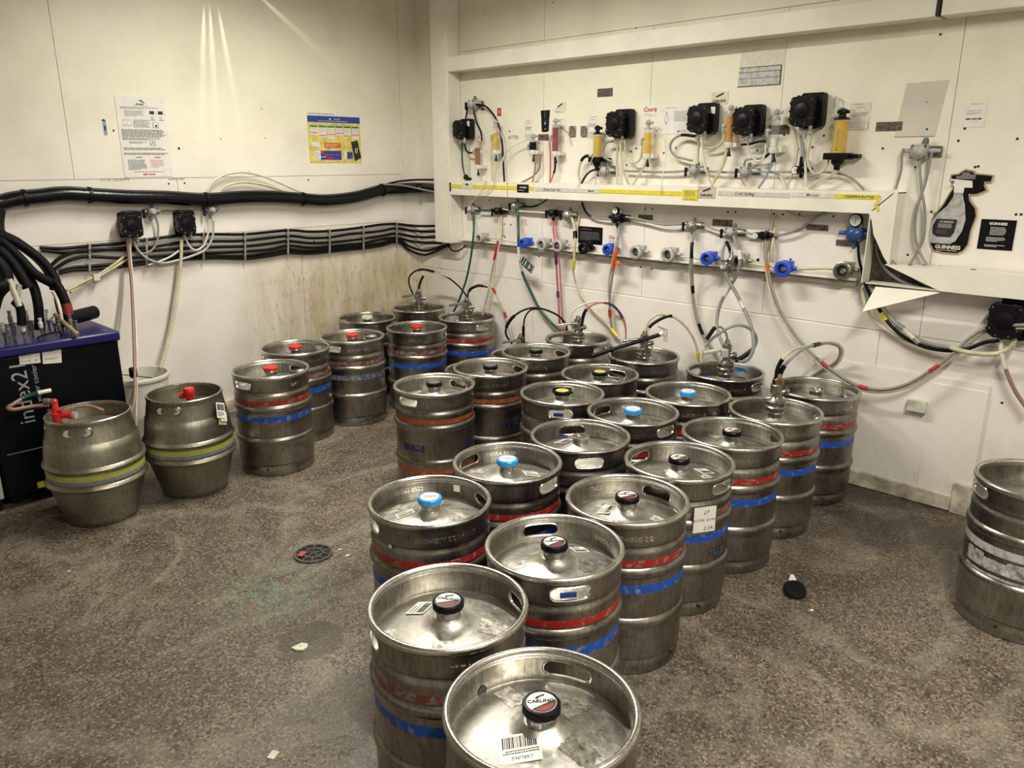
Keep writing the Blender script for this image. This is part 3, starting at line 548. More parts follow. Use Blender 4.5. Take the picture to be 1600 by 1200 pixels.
# ------------------------------------------------------------ kegs
NSEG = 96
def keg_shell(hgt=.538, handles=True, mats=None, bandset=True):
    def zz(z): return z if hgt == .538 else (z if z < .08 else (z-(.538-hgt) if z > .42 else .08+(z-.08)*(hgt-.538+.42-.08)/(.42-.08)))
    outer = [(.0, .035), (.15, .035), (.168, .012), (.172, .003), (.179, 0), (.186, .003), (.1885, .012), (.1885, .042), (.1845, .049), (.185, .056), (.1925, .064), (.193, .10), (.193, .135, 3), (.193, .160), (.193, .172), (.1975, .178), (.2, .186), (.2, .194), (.1975, .202), (.191, .208), (.192, .296, 2), (.192, .326), (.191, .346), (.1975, .352), (.2, .360), (.2, .368), (.1975, .376), (.191, .382), (.192, .388, 1), (.192, .411), (.193, .430), (.190, .440), (.1855, .446), (.1855, .451), (.1905, .456)]
    sk = [.460, .4735, .488, .5025, .514]
    rows = [(r[0], zz(r[1]), r[2] if len(r) > 2 else 0) for r in outer]
    i0 = len(rows); rows += [(.192, zz(z), 0) for z in sk]; i1 = len(rows)-1
    rows += [(r, zz(z), 4) for r, z in [(.192, .517), (.1965, .519), (.1995, .524), (.2, .529), (.1985, .534), (.1945, .5375), (.190, .538), (.186, .536), (.183, .531), (.1825, .525), (.1845, .519), (.187, .517)]]
    j0 = len(rows); rows += [(.187, zz(z), 0) for z in reversed(sk)]; j1 = len(rows)-1; rows += [(.187, zz(.452), 0)]
    mb = MB(); n = NSEG; hw = 6
    def incol(i): return handles and any(((i-c) % n) < 2*hw for c in (n-hw, n//2-hw))
    vs = [(r*math.cos(2*PI*i/n), r*math.sin(2*PI*i/n), z) for r, z, _ in rows for i in range(n)]
    fs = {}; 
    for j in range(len(rows)-1):
        for i in range(n):
            if incol(i) and ((i0 <= j < i1) or (j0 <= j < j1)): continue
            fs.setdefault(rows[j][2], []).append((j*n+i, j*n+(i+1) % n, (j+1)*n+(i+1) % n, (j+1)*n+i))
    first = True
    base = len(mb.v); mb.v += vs
    for k, L_ in fs.items():
        for f in L_: mb.f.append(f); mb.m.append(k)
    if handles:
        zc = (zz(sk[0])+zz(sk[-1]))/2+.001; hwid = .056; hh = .0175
        for c in (0, n//2):
            lo = c-hw; hi = c+hw; loops = []
            for (R, zs, ro) in ((.192, [zz(z) for z in sk], .002), (.187, [zz(z) for z in sk], -.002)):
                U = [(i, zs[0]) for i in range(lo, hi)]+[(hi, z) for z in zs[:-1]]+[(i, zs[-1]) for i in range(hi, lo, -1)]+[(lo, z) for z in reversed(zs[1:])]
                def P(u, v, r): a = u/.19+2*PI*c/n; return (r*math.cos(a), r*math.sin(a), v)
                L0 = [((i-c)*2*PI/n*.19, z) for i, z in U]
                def sta(u, v, k):
                    du, dv = u, v-zc; w = hwid*k if k < 1.01 else hwid+.004; h_ = hh if k < 1.01 else hh+.004; cxx = w-h_
                    # radial hit on a stadium
                    L = math.hypot(du, dv) or 1; ux, uy = du/L, dv/L
                    t = h_/abs(uy) if abs(uy) > 1e-6 else 1e9
                    if abs(ux*t) > cxx:
                        sx = cxx if ux > 0 else -cxx; bq = ux*sx; t = bq+math.sqrt(max(0, bq*bq-(sx*sx-h_*h_)))
                    return ux*t, zc+uy*t
                L1 = [sta(u, v, 1.1) for u, v in L0]; L2 = [sta(u, v, 1.0) for u, v in L0]
                b0 = len(mb.v)
                mb.v += [P(u, v, R) for u, v in L0]+[P(u, v, R) for u, v in L1]+[P((u+a)/2, (v+b)/2, R+ro) for (u, v), (a, b) in zip(L1, L2)]+[P(u, v, R+ro*.3) for u, v in L2]
                m_ = len(L0); loops.append((b0+3*m_, m_))
                for q in range(3):
                    for i in range(m_):
                        mb.f.append((b0+q*m_+i, b0+q*m_+(i+1) % m_, b0+(q+1)*m_+(i+1) % m_, b0+(q+1)*m_+i)); mb.m.append(4 if q else 0)
            (a, m_), (b, _) = loops
            for i in range(m_): mb.f.append((a+i, a+(i+1) % m_, b+(i+1) % m_, b+i)); mb.m.append(4)
    return mb
def lathe_mesh(name, prof, mats, n=48, ang=35, mi=0, ripple=None):
    mb = MB(); vs = []; fs = []
    for j, (r, z) in enumerate(prof):
        for i in range(n):
            rr = r*(1+(ripple(i, j) if ripple else 0)); vs.append((rr*math.cos(2*PI*i/n), rr*math.sin(2*PI*i/n), z))
    for j in range(len(prof)-1):
        for i in range(n): fs.append((j*n+i, j*n+(i+1) % n, (j+1)*n+(i+1) % n, (j+1)*n+i))
    fs.append(tuple(range((len(prof)-1)*n, len(prof)*n))); mb.add(vs, fs, mi)
    return mb
HEADP = [(.1875, .458), (.184, .457), (.17, .460), (.13, .469), (.095, .4775), (.070, .483), (.056, .487), (.046, .493), (.038, .499), (.034, .5015), (.030, .502)]
NECKP = [(.0315, .499), (.0315, .520), (.036, .521), (.0375, .5245), (.036, .528), (.029, .529), (.0275, .523), (.012, .522), (.011, .526), (.004, .527)]
def headz(r):
    P = [p for p in HEADP if p[0] > .04]
    for (r1, z1), (r0, z0) in zip(P, P[1:]):
        if r0 <= r <= r1: return z0+(z1-z0)*(r-r0)/(r1-r0)
    return HEADP[0][1] if r > .18 else .495
_mesh = {}
def cached(key, fn):
    if key not in _mesh: _mesh[key] = fn()
    return _mesh[key]
def obj(name, me, parent, loc=(0, 0, 0), rot=(0, 0, 0)):
    o = bpy.data.objects.new(name, me); COL.objects.link(o); o.parent = parent; o.location = loc; o.rotation_euler = rot; return o
BANDS = {'rb': (RED, BLUE, STEEL), 'fade': (REDF, BLUF, STEEL), 'dull': (REDF, BLUE, STEEL), 'or': (ORG, STEEL, ORG), 'no': (STEEL, STEEL, STEEL), 'wh': (STEEL, GREYW, STEEL)}
def cap_meshes(kind):
    ring = {'carling': BLACK, 'blue': CAPB, 'yellow': BLACK, 'black': BLACK, 'red': REDP, 'white': CREAMP}[kind]
    def cap():
        n = 60; prof = [(.026, .524), (.0355, .524), (.0385, .527), (.0385, .541), (.036, .5445), (.031, .5455), (.030, .5445)]
        if kind == 'red': prof = [(.026, .524), (.0345, .525), (.0375, .531), (.0385, .540), (.036, .545), (.027, .5455), (.0255, .543), (.014, .543), (.012, .545)]
        return lathe_mesh('c', prof, None, n, ripple=lambda i, j: (.022 if (i % 5) < 3 and 1 <= j <= 4 else 0)).mesh('dust_cap', ring, 30)
    def face():
        mb = MB(); z = .5449
        base = {'carling': 0, 'blue': 0, 'yellow': 2, 'black': 3, 'red': 4, 'white': 5}[kind]
        mb.cyl((0, 0, z-.002), (0, 0, z), .0305, None, 40, base)
        if kind == 'carling':
            pts = [(.0295*math.cos(a), .0295*math.sin(a)) for a in [math.radians(q) for q in range(-140, 13, 8)]]
            mb.add([(x, y, z+.0003) for x, y in pts], [tuple(range(len(pts)))], 6)
            pts = [(.024*math.cos(a), .024*math.sin(a)-.002) for a in [math.radians(q) for q in range(-128, -4, 8)]]
            mb.add([(x, y, z+.0006) for x, y in pts], [tuple(range(len(pts)))], 1)
            vs, fs = text_geo('CARLING', .0128, 0, 2, 'CENTER', .0005); mb.add([(x-.001, y+.0025, z+.0009) for x, y, w in vs], fs, 6)
            mb.add([(-.012, .0095, z+.0009), (-.009, .0165, z+.0009), (.010, .0235, z+.0009), (.008, .0175, z+.0009), (-.002, .0145, z+.0009), (-.004, .0105, z+.0009)], [(0, 1, 2, 3, 4, 5)], 6)
        if kind == 'blue':
            vs, fs = text_geo('Coors', .015, .2, 2, 'CENTER', .0003); mb.add([(x, y+.002, z+.0006) for x, y, w in vs], fs, 4)
            mb.add([(-.012, -.012, z+.0006), (.012, -.012, z+.0006), (.012, -.014, z+.0006), (-.012, -.014, z+.0006)], [(0, 1, 2, 3)], 6)
        if kind in ('yellow', 'black', 'white'):
            vs, fs = text_geo('*', .03, 0, 1); mb.add([(x, y-.004, z+.0006) for x, y, w in vs], fs, 6 if kind != 'black' else 7)
        return mb.mesh('cap_label', [PAPER, simple('cap_dark_red', (.26, .015, .015), .4), YELP, DGREY, REDP, CREAMP, INK, INKG], smooth=False)
    return cached(('cap', kind), cap), cached(('face', kind), face)
def sticker_mesh(w, h, kind):
    mb = MB(); mb.box((0, 0, .0004), (w, h, .0008))
    M = Matrix(((1, 0, 0, 0), (0, 0, 1, 0), (0, -1, 0, .0009), (0, 0, 0, 1))); M = Matrix.Rotation(-PI/2, 4, 'X')
    it = [('b', .1, .08, .9, .48, 1), ('p', .06, .54, .95, .70, 2, 2)]
    if kind == 'carling': it.append(('t', .45, .83, 'CARLING', .16, 1))
    else: it.append(('p', .1, .76, .7, .92, 2, 2))
    mb2 = MB(); draw(mb2, it, w, h, 0); mb.add([(x, z, -y+.0007) for x, y, z in mb2.v], mb2.f, 1)
    mb.m = [0]*6+[1]*(len(mb.m)-6)
    return mb.mesh('barcode_label', [PAPER, INK], smooth=False)
def residue_mesh(seed):
    r = random.Random(seed); mb = MB(); d = r.uniform(.085, .125); w, h = r.uniform(.05, .095), r.uniform(.045, .08); n = 40; m_ = 6
    vs = []
    for j in range(m_+1):
        for i in range(n):
            t = 2*PI*i/n; k_ = 1/max(abs(math.cos(t)), abs(math.sin(t))); q = (r.uniform(.80, 1.0) if j == m_ else 1)*j/m_
            x = d+w/2*k_*q*math.cos(t); y = h/2*k_*q*math.sin(t); rr = math.hypot(x, y)
            if rr > .172: x *= .172/rr; y *= .172/rr; rr = .172
            if rr < .048: x *= .048/rr; y *= .048/rr; rr = .048
            vs.append((x, y, headz(rr)+.0009))
    mb.add(vs, [(j*n+i, j*n+(i+1) % n, (j+1)*n+(i+1) % n, (j+1)*n+i) for j in range(m_) for i in range(n)])
    return mb.mesh('label_residue', [(simple('residue_pale', (.62, .59, .52), .4, .25, .5, 70), simple('residue_grey', (.27, .25, .21), .4, .5, .5, 80))[seed % 2]])
def wraptext(s, R, zc, size, a0, mat, parent, out=.0005, thick=False, name='lettering', inner=False):
    vs, fs = text_geo(s, size, 0, 2, 'CENTER', .0004 if thick else .0012)
    mb = MB()
    sg = -1 if inner else 1
    mb.add([((R+out*sg)*math.cos(a0+sg*x/R), (R+out*sg)*math.sin(a0+sg*x/R), zc+y) for x, y, z in vs], fs)
    if thick:                                                   # raised letters
        v2 = [((R)*math.cos(a0+sg*x/R), (R)*math.sin(a0+sg*x/R), zc+y) for x, y, z in vs]; mb.add(v2, fs)
        ed = {}
        for f in fs:
            for i in range(len(f)):
                e = (f[i], f[(i+1) % len(f)]); ed[tuple(sorted(e))] = ed.get(tuple(sorted(e)), 0)+1
        n = len(vs); mb.add([mb.v[i] for i in range(2*n)], [(a, b, b+n, a+n) for (a, b), c in ed.items() if c == 1])
    return mb.build(name, mat, parent, smooth=False)
KEGS = {}
def keg(key, x, y, ang, bands, cap, label, group=None, low=False, sticker=(), residue=True, handles=True, extras=()):
    t = empty('beer_keg', (x, y, 0), ang); KEGS[key] = (x, y)
    H = .365 if low else .538
    me = cached(('shell', bands, handles, low), lambda: keg_shell(H, handles).mesh('keg_body', [STEEL, *BANDS[bands], RIM], 38))
    obj('body', me, t)
    dz = H-.538
    obj('head', cached('head', lambda: lathe_mesh('h', HEADP, None, 64).mesh('keg_head', HEAD)), t, (0, 0, dz), (0, 0, R0.uniform(0, 6)))
    obj('neck', cached('neck', lambda: lathe_mesh('n', NECKP, None, 40).mesh('keg_neck', CHROME)), t, (0, 0, dz))
    if cap:
        cm, fm = cap_meshes(cap); co = obj('dust_cap', cm, t, (0, 0, dz-.0005), (0, 0, -ang+YAW+R0.uniform(-.25, .15)))
        tag(co, {'carling': 'black cap with a white and red face', 'blue': 'light blue cap with a white face', 'yellow': 'black cap with a yellow face', 'black': 'black cap', 'red': 'red cap', 'white': 'cream cap'}[cap])
        obj('cap_label', fm, co)
    if residue:
        a0 = R0.uniform(0, 6)
        for q in range(R0.choice((3, 4))): sd = R0.randrange(6); obj('label_residue', cached(('res', sd), lambda: residue_mesh(sd)), t, (0, 0, dz), (0, 0, a0+q*R0.uniform(1.3, 1.8)))
    for (px, py, w, h, rot, kind) in sticker:
        p = onZ(px, py, .476+dz); lx, ly = p.x-x, p.y-y; r = math.hypot(lx, ly)
        c, s_ = math.cos(-ang), math.sin(-ang)
        loc = (lx*c-ly*s_, lx*s_+ly*c, headz(min(r, .16))+dz+.0012)
        pa = math.atan2(loc[1], loc[0]); o = obj('barcode_label', sticker_mesh(w*1.15, h*1.15, kind), t, loc); 
        M = Matrix.Rotation((headz(max(.05, r-.025))-headz(min(.18, r+.025)))/.05, 3, Vector((-math.sin(pa), math.cos(pa), 0))) @ Matrix.Rotation(YAW-ang+rot, 3, 'Z'); o.rotation_euler = M.to_euler()
        tag(o, 'white paper label with a bar code')
    tag(t, label, 'keg', group)
    return t
G1 = 'kegs in the front cluster'; G2 = 'kegs by the left wall'; G3 = 'kegs at the back wall'
k = {}
k['K1'] = keg('K1', 3.853, -2.861, 1.98, 'rb', 'carling', 'clean steel keg nearest the camera, its black ringed cap reading CARLING', G1, sticker=[(812, 1174, .075, .055, PI+.05, 'carling')])
k['K2'] = keg('K2', 3.435, -2.741, 1.10, 'dull', 'carling', 'dark stained steel beer keg directly behind and left of the keg nearest the camera', G1, sticker=[(657, 950, .06, .045, 1.2, 'x')])
k['K3'] = keg('K3', 2.933, -2.376, -1.96, 'rb', 'blue', 'dark keg with a light blue cap, leftmost of the front group beside the drain', G1, sticker=[(633, 805, .05, .035, .4, 'x')])
k['K4'] = keg('K4', 3.425, -2.329, -.62, 'rb', 'carling', 'keg with a blue tag in its front handle and a black ringed CARLING cap', G1, sticker=[(905, 858, .045, .035, .5, 'x')])
k['K5'] = keg('K5', 2.883, -1.966, -3.02, 'rb', 'blue', 'light blue capped keg just behind the leftmost keg of the front group', G1, sticker=[(830, 742, .05, .035, .3, 'x')])
k['K6'] = keg('K6', 3.385, -1.923, 1.60, 'rb', 'carling', 'red and blue banded keg in front of the keg with the paper note', G1, sticker=[(948, 800, .055, .04, 1.0, 'x')])
k['K7'] = keg('K7', 3.326, -1.520, -.06, 'dull', 'carling', 'steel beer keg with a handwritten paper note hanging on its side', G1, sticker=[(1100, 736, .06, .04, .6, 'x')])
k['K8'] = keg('K8', 3.318, -1.117, .84, 'rb', 'carling', 'red and blue banded keg between the keg with a note and the right tapped keg', G1)
k['K9'] = keg('K9', 3.307, -.715, .6, 'rb', None, 'tapped steel keg with a ribbed black hose boot, at the right of the group', G3, residue=False)
k['K10'] = keg('K10', 3.294, -.257, .9, 'rb', None, 'uncapped steel beer keg at the right end beside the back wall', G3, residue=False)
k['K11'] = keg('K11', 2.894, -.761, .52, 'rb', 'blue', 'light blue capped keg farthest back, just in front of the tapped keg with blue plastic', G1, sticker=[(1102, 622, .045, .03, -.3, 'x')])
k['K12'] = keg('K12', 2.865, -1.162, -.10, 'rb', 'blue', 'light blue capped keg in the middle of the cluster, behind the uncapped keg', G1)
k['K13'] = keg('K13', 2.896, -1.563, -.70, 'no', None, 'uncapped steel keg in the middle of the cluster with a blue tag inside its handle', G1, sticker=[(880, 690, .06, .045, .8, 'x')])
k['K14'] = keg('K14', 2.463, -1.166, -.90, 'no', 'yellow', 'steel beer keg with a yellow topped cap and a blue tag in its front handle', G1)
k['K15'] = keg('K15', 2.381, -.772, 1.70, 'no', 'yellow', 'steel beer keg with a yellow topped cap and a dark open handle at its back', G1, sticker=[(956, 596, .05, .04, .3, 'x')])
k['K16'] = keg('K16', 2.319, -.291, .6, 'no', None, 'tapped steel keg at the back wall under the white handled black tube', G3)
k['K17'] = keg('K17', 1.777, -.215, 3.08, 'no', None, 'tapped steel beer keg at the back wall with white and pink hoses', G3, residue=False)
k['K18'] = keg('K18', 1.822, -.645, 1.36, 'no', 'black', 'steel beer keg with a greenish black cap in front of the back wall kegs', G1)
k['K19'] = keg('K19', 1.885, -1.073, 1.36, 'or', 'black', 'steel beer keg with an orange band behind the other orange banded keg', 'orange banded kegs')
k['K20'] = keg('K20', 1.919, -1.492, -1.44, 'or', 'black', 'steel beer keg with orange bands, lettering reading EKEGS and a bright open handle', 'orange banded kegs', sticker=[(650, 613, .04, .03, .3, 'x')])
k['K21'] = keg('K21', .808, -.692, .6, 'dull', 'red', 'red capped steel keg with a bright blue band, nearest the room corner', G2)
k['K22'] = keg('K22', .790, -.228, -.12, 'rb', None, 'tapped steel beer keg at the back wall below the column of trunking', G3, residue=False)
k['K23'] = keg('K23', .272, -.233, .6, 'no', None, 'tapped steel beer keg standing in the room corner', G3, residue=False)
k['K24'] = keg('K24', .308, -.728, .6, 'no', 'white', 'dark steel beer keg with a cream cap against the left wall', G2, residue=False)
k['K25'] = keg('K25', .725, -1.141, 1.86, 'fade', 'red', 'dark worn keg with faded bands and a red cap in the left group', G2)
k['K26'] = keg('K26', .743, -1.552, 1.60, 'dull', 'red', 'steel beer keg with a red cap half hidden behind the front left keg', G2)
k['K27'] = keg('K27', 1.079, -1.900, -1.36, 'rb', 'red', 'red capped keg with bright red and blue bands just right of the casks', G2)
k['K33'] = keg('K33', 2.820, -.280, -.02, 'no', None, 'tapped steel beer keg at the back wall with crumpled blue plastic inside its rim', G3, residue=False)
k['K30'] = keg('K30', 4.320, -.820, .6, 'wh', None, 'steel beer keg alone at the right with torn white labels around its body')
k['H1'] = keg('H1', 1.40, -.71, .6, 'no', None, 'low steel beer keg mostly hidden behind the orange banded kegs', low=True, residue=False)
k['H2'] = keg('H2', 1.33, -.25, .6, 'no', None, 'low tapped steel beer keg mostly hidden behind the greenish black capped keg', low=True, residue=False)
def towards(key, px, py, z=.48):
    p = onZ(px, py, z); x, y = KEGS[key]; return math.atan2(p.y-y, p.x-x)
def front(key, px, z, R=.193):
    x, y = KEGS[key]; best = None
    for i in range(360):
        a = i*PI/180; q = Vector((x+R*math.cos(a), y+R*math.sin(a), z))-CAM
        if q.x*math.cos(a)+q.y*math.sin(a) > 0: continue
        u = 800+FPX*q.dot(_rt)/q.dot(_fw)
        if best is None or abs(u-px) < best[0]: best = (abs(u-px), a)
    return best[1]
def on(key, world_angle): return world_angle-k[key].rotation_euler[2]
EK = simple('stencil_blue', (.025, .035, .17), .5, 0, .3, 60)
for px in (645, 738): wraptext('EKEGS', .193, .262, .044, on('K20', front('K20', px, .26)), EK, k['K20'], .0006)
wraptext('EKEGS', .193, .262, .044, on('K19', front('K19', 800, .26)), EK, k['K19'], .0006)
for key, px, s in (('K19', 770, 'HOUSE BREWERY'), ('K12', 1008, 'COMPANY'), ('K33', 1150, 'COMPANY'), ('K11', 1085, '8-BREWING'), ('K8', 1165, 'ENTROPY'), ('K9', 1245, '9-BEERCO'), ('K3', 700, 'BREWERY COMPANY'), ('K2', 735, 'BREWERY'), ('K27', 460, '0240'), ('K6', 990, 'BREWING CO'), ('K18', 843, '5-BBCOC'), ('K16', 1030, 'BREWERS'), ('K26', 490, 'BREWERY'), ('K25', 560, 'BREWERY CO'), ('K21', 650, 'BREWERY'), ('K22', 720, 'PALING'), ('K10', 1320, 'BREWERY')):
    wraptext(s, .192, .481, .021, on(key, front(key, px, .48)), RIM, k[key], .0022, True, 'embossed_lettering')
for key, px, py, s in (('K3', 645, 775, '101262-8522'), ('K12', 985, 634, 'MOLSON'), ('K13', 950, 668, 'LAEAC'), ('K5', 780, 703, 'YARRA BRGF'), ('K4', 960, 838, 'BBFOS'), ('K9', 1230, 628, '52 BURTON BREW'), ('K10', 1240, 602, '129-COMPANY'), ('K6', 915, 752, '2622')):
    wraptext(s, .187, .492, .021, on(key, towards(key, px, py, .49)), RIM, k[key], .0018, True, 'embossed_lettering', True)
wraptext('TRUST', .193, .245, .034, on('K7', front('K7', 1122, .24)), simple('faint_blue', (.05, .08, .14), .5, 0, .5, 60), k['K7'], .0005)
def bluetag(key, px, py, z=.485, r=.183, w=.045):
    a = on(key, towards(key, px, py, z)); o = MB().box((0, 0, 0), (.005, w, .017)).build('blue_tag', simple('tag_blue', (.015, .04, .25), .4), k[key], bev=.002)
    o.location = (r*math.cos(a), r*math.sin(a), z-.008); o.rotation_euler = (0, 0, a); tag(o, 'small dark blue tag')
bluetag('K4', 890, 930, .49); bluetag('K13', 882, 684, .465); bluetag('K14', 872, 648, .49); bluetag('K27', 462, 580, .465, w=.03); bluetag('K33', 1097, 583, .465); bluetag('K10', 1322, 617, .465, w=.02); bluetag('K5', 738, 740, .467, w=.02); bluetag('K7', 1105, 724, .467, .15, .02)
# drain holes in the skirts, seams
def hole(key, a, inner=False, z=.463, r=None, mat=INK, rad=.008):
    R = (.1868 if inner else .1925); ca, sa = math.cos(a), math.sin(a); R2 = R-.002 if inner else R+.0006
    o = MB().cyl((R*ca, R*sa, z), (R2*ca, R2*sa, z), rad, None, 14).build('drain_hole', mat, k[key])
hole('K1', on('K1', towards('K1', 757, 1081, .465)), True, .464, rad=.012)
for key, px in (('K6', 1050, ), ('K7', 1092), ('K9', 1220), ('K10', 1285), ('K27', 418), ('K25', 573), ('K30', 1555)): hole(key, on(key, front(key, px, .045)), False, .040, rad=.006)
hole('K3', on('K3', front('K3', 609, .455)), False, .449, mat=WHITEP, rad=.007); hole('K8', on('K8', towards('K8', 1170, 695)), True, .464, rad=.01)
# note on a keg
a = on('K7', front('K7', 1098, .38)); t = k['K7']
mb = MB(); mb.box((0, -.001, 0), (.085, .0015, .095)); o = mb.build('paper_note', PAPER, t); o.location = (.2025*math.cos(a), .2025*math.sin(a), .39); o.rotation_euler = (0, 0, a+PI/2); tag(o, 'white handwritten paper note')
mb = MB(); draw(mb, [('t', .55, .78, 'LF', .22, 0, .3), ('t', .5, .48, 'ROYAL QUAY', .15, 0, .2), ('t', .68, .15, '2.0A', .2, 0, .2)], .085, .095, .0018); mb.build('handwriting', INK, o, smooth=False)
# small square label inside a rim
a = on('K3', towards('K3', 712, 763, .50)); o = MB().box((0, 0, 0), (.001, .024, .024)).build('small_label', PAPER, k['K3']); o.location = (.1855*math.cos(a), .1855*math.sin(a), .497); o.rotation_euler = (0, 0, a)
# torn labels round the lone keg
mb = MB(); r = random.Random(5)
for i in range(46):
    a = on('K30', front('K30', 1590, .25))-1.0+i*.045; h = .055 if (i//9) % 2 == 0 else .045
    for z0, z1 in ((.235, .235+h), (.213, .226)):
        p = [(.1945*math.cos(b), .1945*math.sin(b), z) for b in (a, a+.043) for z in (z0+r.uniform(0, .0015), z1-r.uniform(0, .004))]; mb.add(p, [(0, 2, 3, 1)])
tag(mb.build('torn_label', simple('torn_paper', (.48, .46, .44), .55, 0, .5, 50), k['K30']), 'torn dirty white label strip')
# crumpled blue plastic in a keg
mb = MB(); r = random.Random(3); n = 14; vs = []; fs = []
for i in range(n):
    for j in range(n):
        u, v = i/(n-1)*2-1, j/(n-1)*2-1; q = math.hypot(u, v); s = 1 if q < 1 else 1/q
        vs.append((u*s*.085, v*s*.05, .012+.018*r.random()*(1-.5*q)))
for i in range(n-1):
    for j in range(n-1): fs.append((i*n+j, i*n+j+1, (i+1)*n+j+1, (i+1)*n+j))
mb.add(vs, fs); o = mb.build('plastic_wrap', BLFILM); p = onZ(1166, 581, .485); o.location = (p.x, p.y, .478); o.rotation_euler = (.12, .1, YAW); tag(o, 'crumpled bright blue plastic lying inside the rim of a tapped keg', 'plastic wrap')

# ------------------------------------------------------------ casks
def cask(x, y, ang, label, yb, sticker=False):
    t = empty('beer_cask', (x, y, 0), ang)
    n = 80; rows = [(0, .03, 0), (.13, .03, 0), (.140, .006, 0), (.146, 0, 0), (.153, .006, 0), (.158, .03, 0), (.166, .065, 0), (.1675, .068, 0), (.169, .072, 0), (.180, .11, 0), (.190, .15, 0), (.198, .183, 0), (.209, .190, 0), (.2135, .199, 0), (.209, .208, 0), (.203, .214, 0), (.2035, .224, yb[1]), (.204, .241, yb[0]), (.2035, .264, 0), (.203, .270, 0), (.209, .277, 0), (.2135, .286, 0), (.209, .295, 0), (.203, .300, 0), (.200, .330, 0), (.195, .365, 0), (.190, .395, 0), (.1865, .398, 0), (.1855, .402, 0), (.184, .410, 0), (.180, .435, 0), (.174, .470, 0), (.1735, .485, 0), (.1755, .492, 1), (.175, .498, 1), (.171, .501, 1), (.166, .500, 1), (.164, .494, 1), (.1655, .486, 0), (.167, .470, 0), (.168, .44, 0), (.168, .428, 0)]
    mb = MB(); vs = [(r*math.cos(2*PI*i/n), r*math.sin(2*PI*i/n), z) for r, z, _ in rows for i in range(n)]
    mb.v += vs
    for j in range(len(rows)-1):
        for i in range(n): mb.f.append((j*n+i, j*n+(i+1) % n, (j+1)*n+(i+1) % n, (j+1)*n+i)); mb.m.append(rows[j][2])
    mb.build('body', [CASK, RIM, YELB, BLB], t)
    lathe_mesh('h', [(.1685, .430), (.15, .432), (.1, .442), (.03, .447), (.0, .447)], None, 48).build('head', CASK, t)
    # pressed hand hole
    a = on_world(t, 120 if x < 1.055 else 262, x, y)
    for s in (0,):
        P = []
        for i in range(40):
            th = 2*PI*i/40; u = (.040 if math.cos(th) > 0 else -.040)+.018*math.cos(th); v = .018*math.sin(th)
            P.append((u, v))
        m2 = MB(); 
        def W(u, v, d): zz_ = .457+v; rr = .1765-(v)*.17+d; b = a+u/.177; return (rr*math.cos(b), rr*math.sin(b), zz_)
        vs = [W(u*1.1, v*1.16, .000) for u, v in P]+[W(u, v, .005) for u, v in P]+[W(u*.94, v*.84, .0028) for u, v in P]
        m2.add(vs, [(i+40*q, (i+1) % 40+40*q, (i+1) % 40+40*(q+1), i+40*(q+1)) for q in range(2) for i in range(40)])
        m2.add([W(u*.94, v*.84, .0028) for u, v in P], [tuple(range(40))], 1); m2.build('hand_hole', [CASK, simple('hole_pale', (.62, .59, .50), .5, 0, .2)], t)
    tag(t, label, 'cask', 'casks beside the cooler'); return t
def on_world(t, px, x, y):
    KEGS['_'] = (x, y); return front('_', px, .45, .18)-t.rotation_euler[2]
c1 = cask(1.050, -2.790, .3, 'bulging steel cask with a yellow band and a red tap with brown hoses on top', (2, 3))
c2 = cask(1.060, -2.355, .3, 'bulging steel cask with a red plug, a paper label and a yellow and blue band', (2, 3))
wraptext('CO. BREW', .176, .455, .028, front('_', 175, .45, .18)-.3, CASK, c1, .002, True, 'embossed_lettering')
# paper tickets on the second cask
KEGS['c2'] = (1.060, -2.355); a = front('c2', 342, .42, .19)-.3
for q, (dx, dz, w, h, mt) in enumerate(((.008, -.050, .06, .05, simple('pale_yellow_paper', (.62, .62, .32), .6)), (0, 0, .062, .075, PAPER), (.012, -.035, .05, .045, PAPER))):
    o = MB().box((0, 0, 0), (w, .001, h)).build('paper_ticket', mt, c2); b = a+dx/.19; o.location = ((.197+.003*q)*math.cos(b), (.197+.003*q)*math.sin(b), .425+dz); o.rotation_euler = (-.25, .35, b+PI/2)
    if q == 1:
        m2 = MB(); draw(m2, [('b', .1, .5, .9, .9, 0), ('p', .1, .1, .9, .42, 4, 0)], w, h, .0006); m2.build('print', INK, o, smooth=False)
p = onZ(128, 656, .46); o = MB().box((0, 0, 0), (.05, .03, .001)).build('paper_ticket', PAPER, c1); o.parent = c1; o.matrix_parent_inverse = Matrix(); o.location = (Matrix.Rotation(-.3, 3, 'Z') @ Vector((1.16-1.05, -2.84+2.79, .4435))); o.rotation_euler = (0, 0, .6)
# red tap on the first cask
tx, ty = onZ(88, 646, .50).x, onZ(88, 646, .50).y
t = empty('cask_tap', (tx, ty, .447)); 
MB().cyl((0, 0, .0), (0, 0, .006), .024, None, 20).build('washer', CHROME, t)
MB().prof((0, 0, .004), (0, 0, .105), [(.019, 0), (.019, .35), (.022, .4), (.022, .5), (.013, .55), (.013, .95), (.010, 1)], 20).build('tap_body', REDP, t)
dr = _rt; m = MB(); m.prof((0, 0, .045), tuple(Vector((0, 0, .045))+dr*.075), [(.014, 0), (.014, .7), (.018, .72), (.018, 1)], 16); m.build('side_arm', REDP, t)
MB().cyl(tuple(Vector((0, 0, .045))+dr*.073), tuple(Vector((0, 0, .045))+dr*.088), .017, None, 16).build('hose_clip', GREYP, t)
m = MB(); m.box((0, 0, .068), (.07, .018, .008), M=Matrix.Rotation(YAW, 4, 'Z')); m.build('lever', REDP, t, bev=.002)
MB().prof(tuple(Vector((0, 0, .108))), tuple(Vector((0, 0, .108))-dr*.045-_fh*.0), [(.013, 0), (.013, .4), (.015, .45), (.015, 1)], 16).build('elbow', DGREY, t)
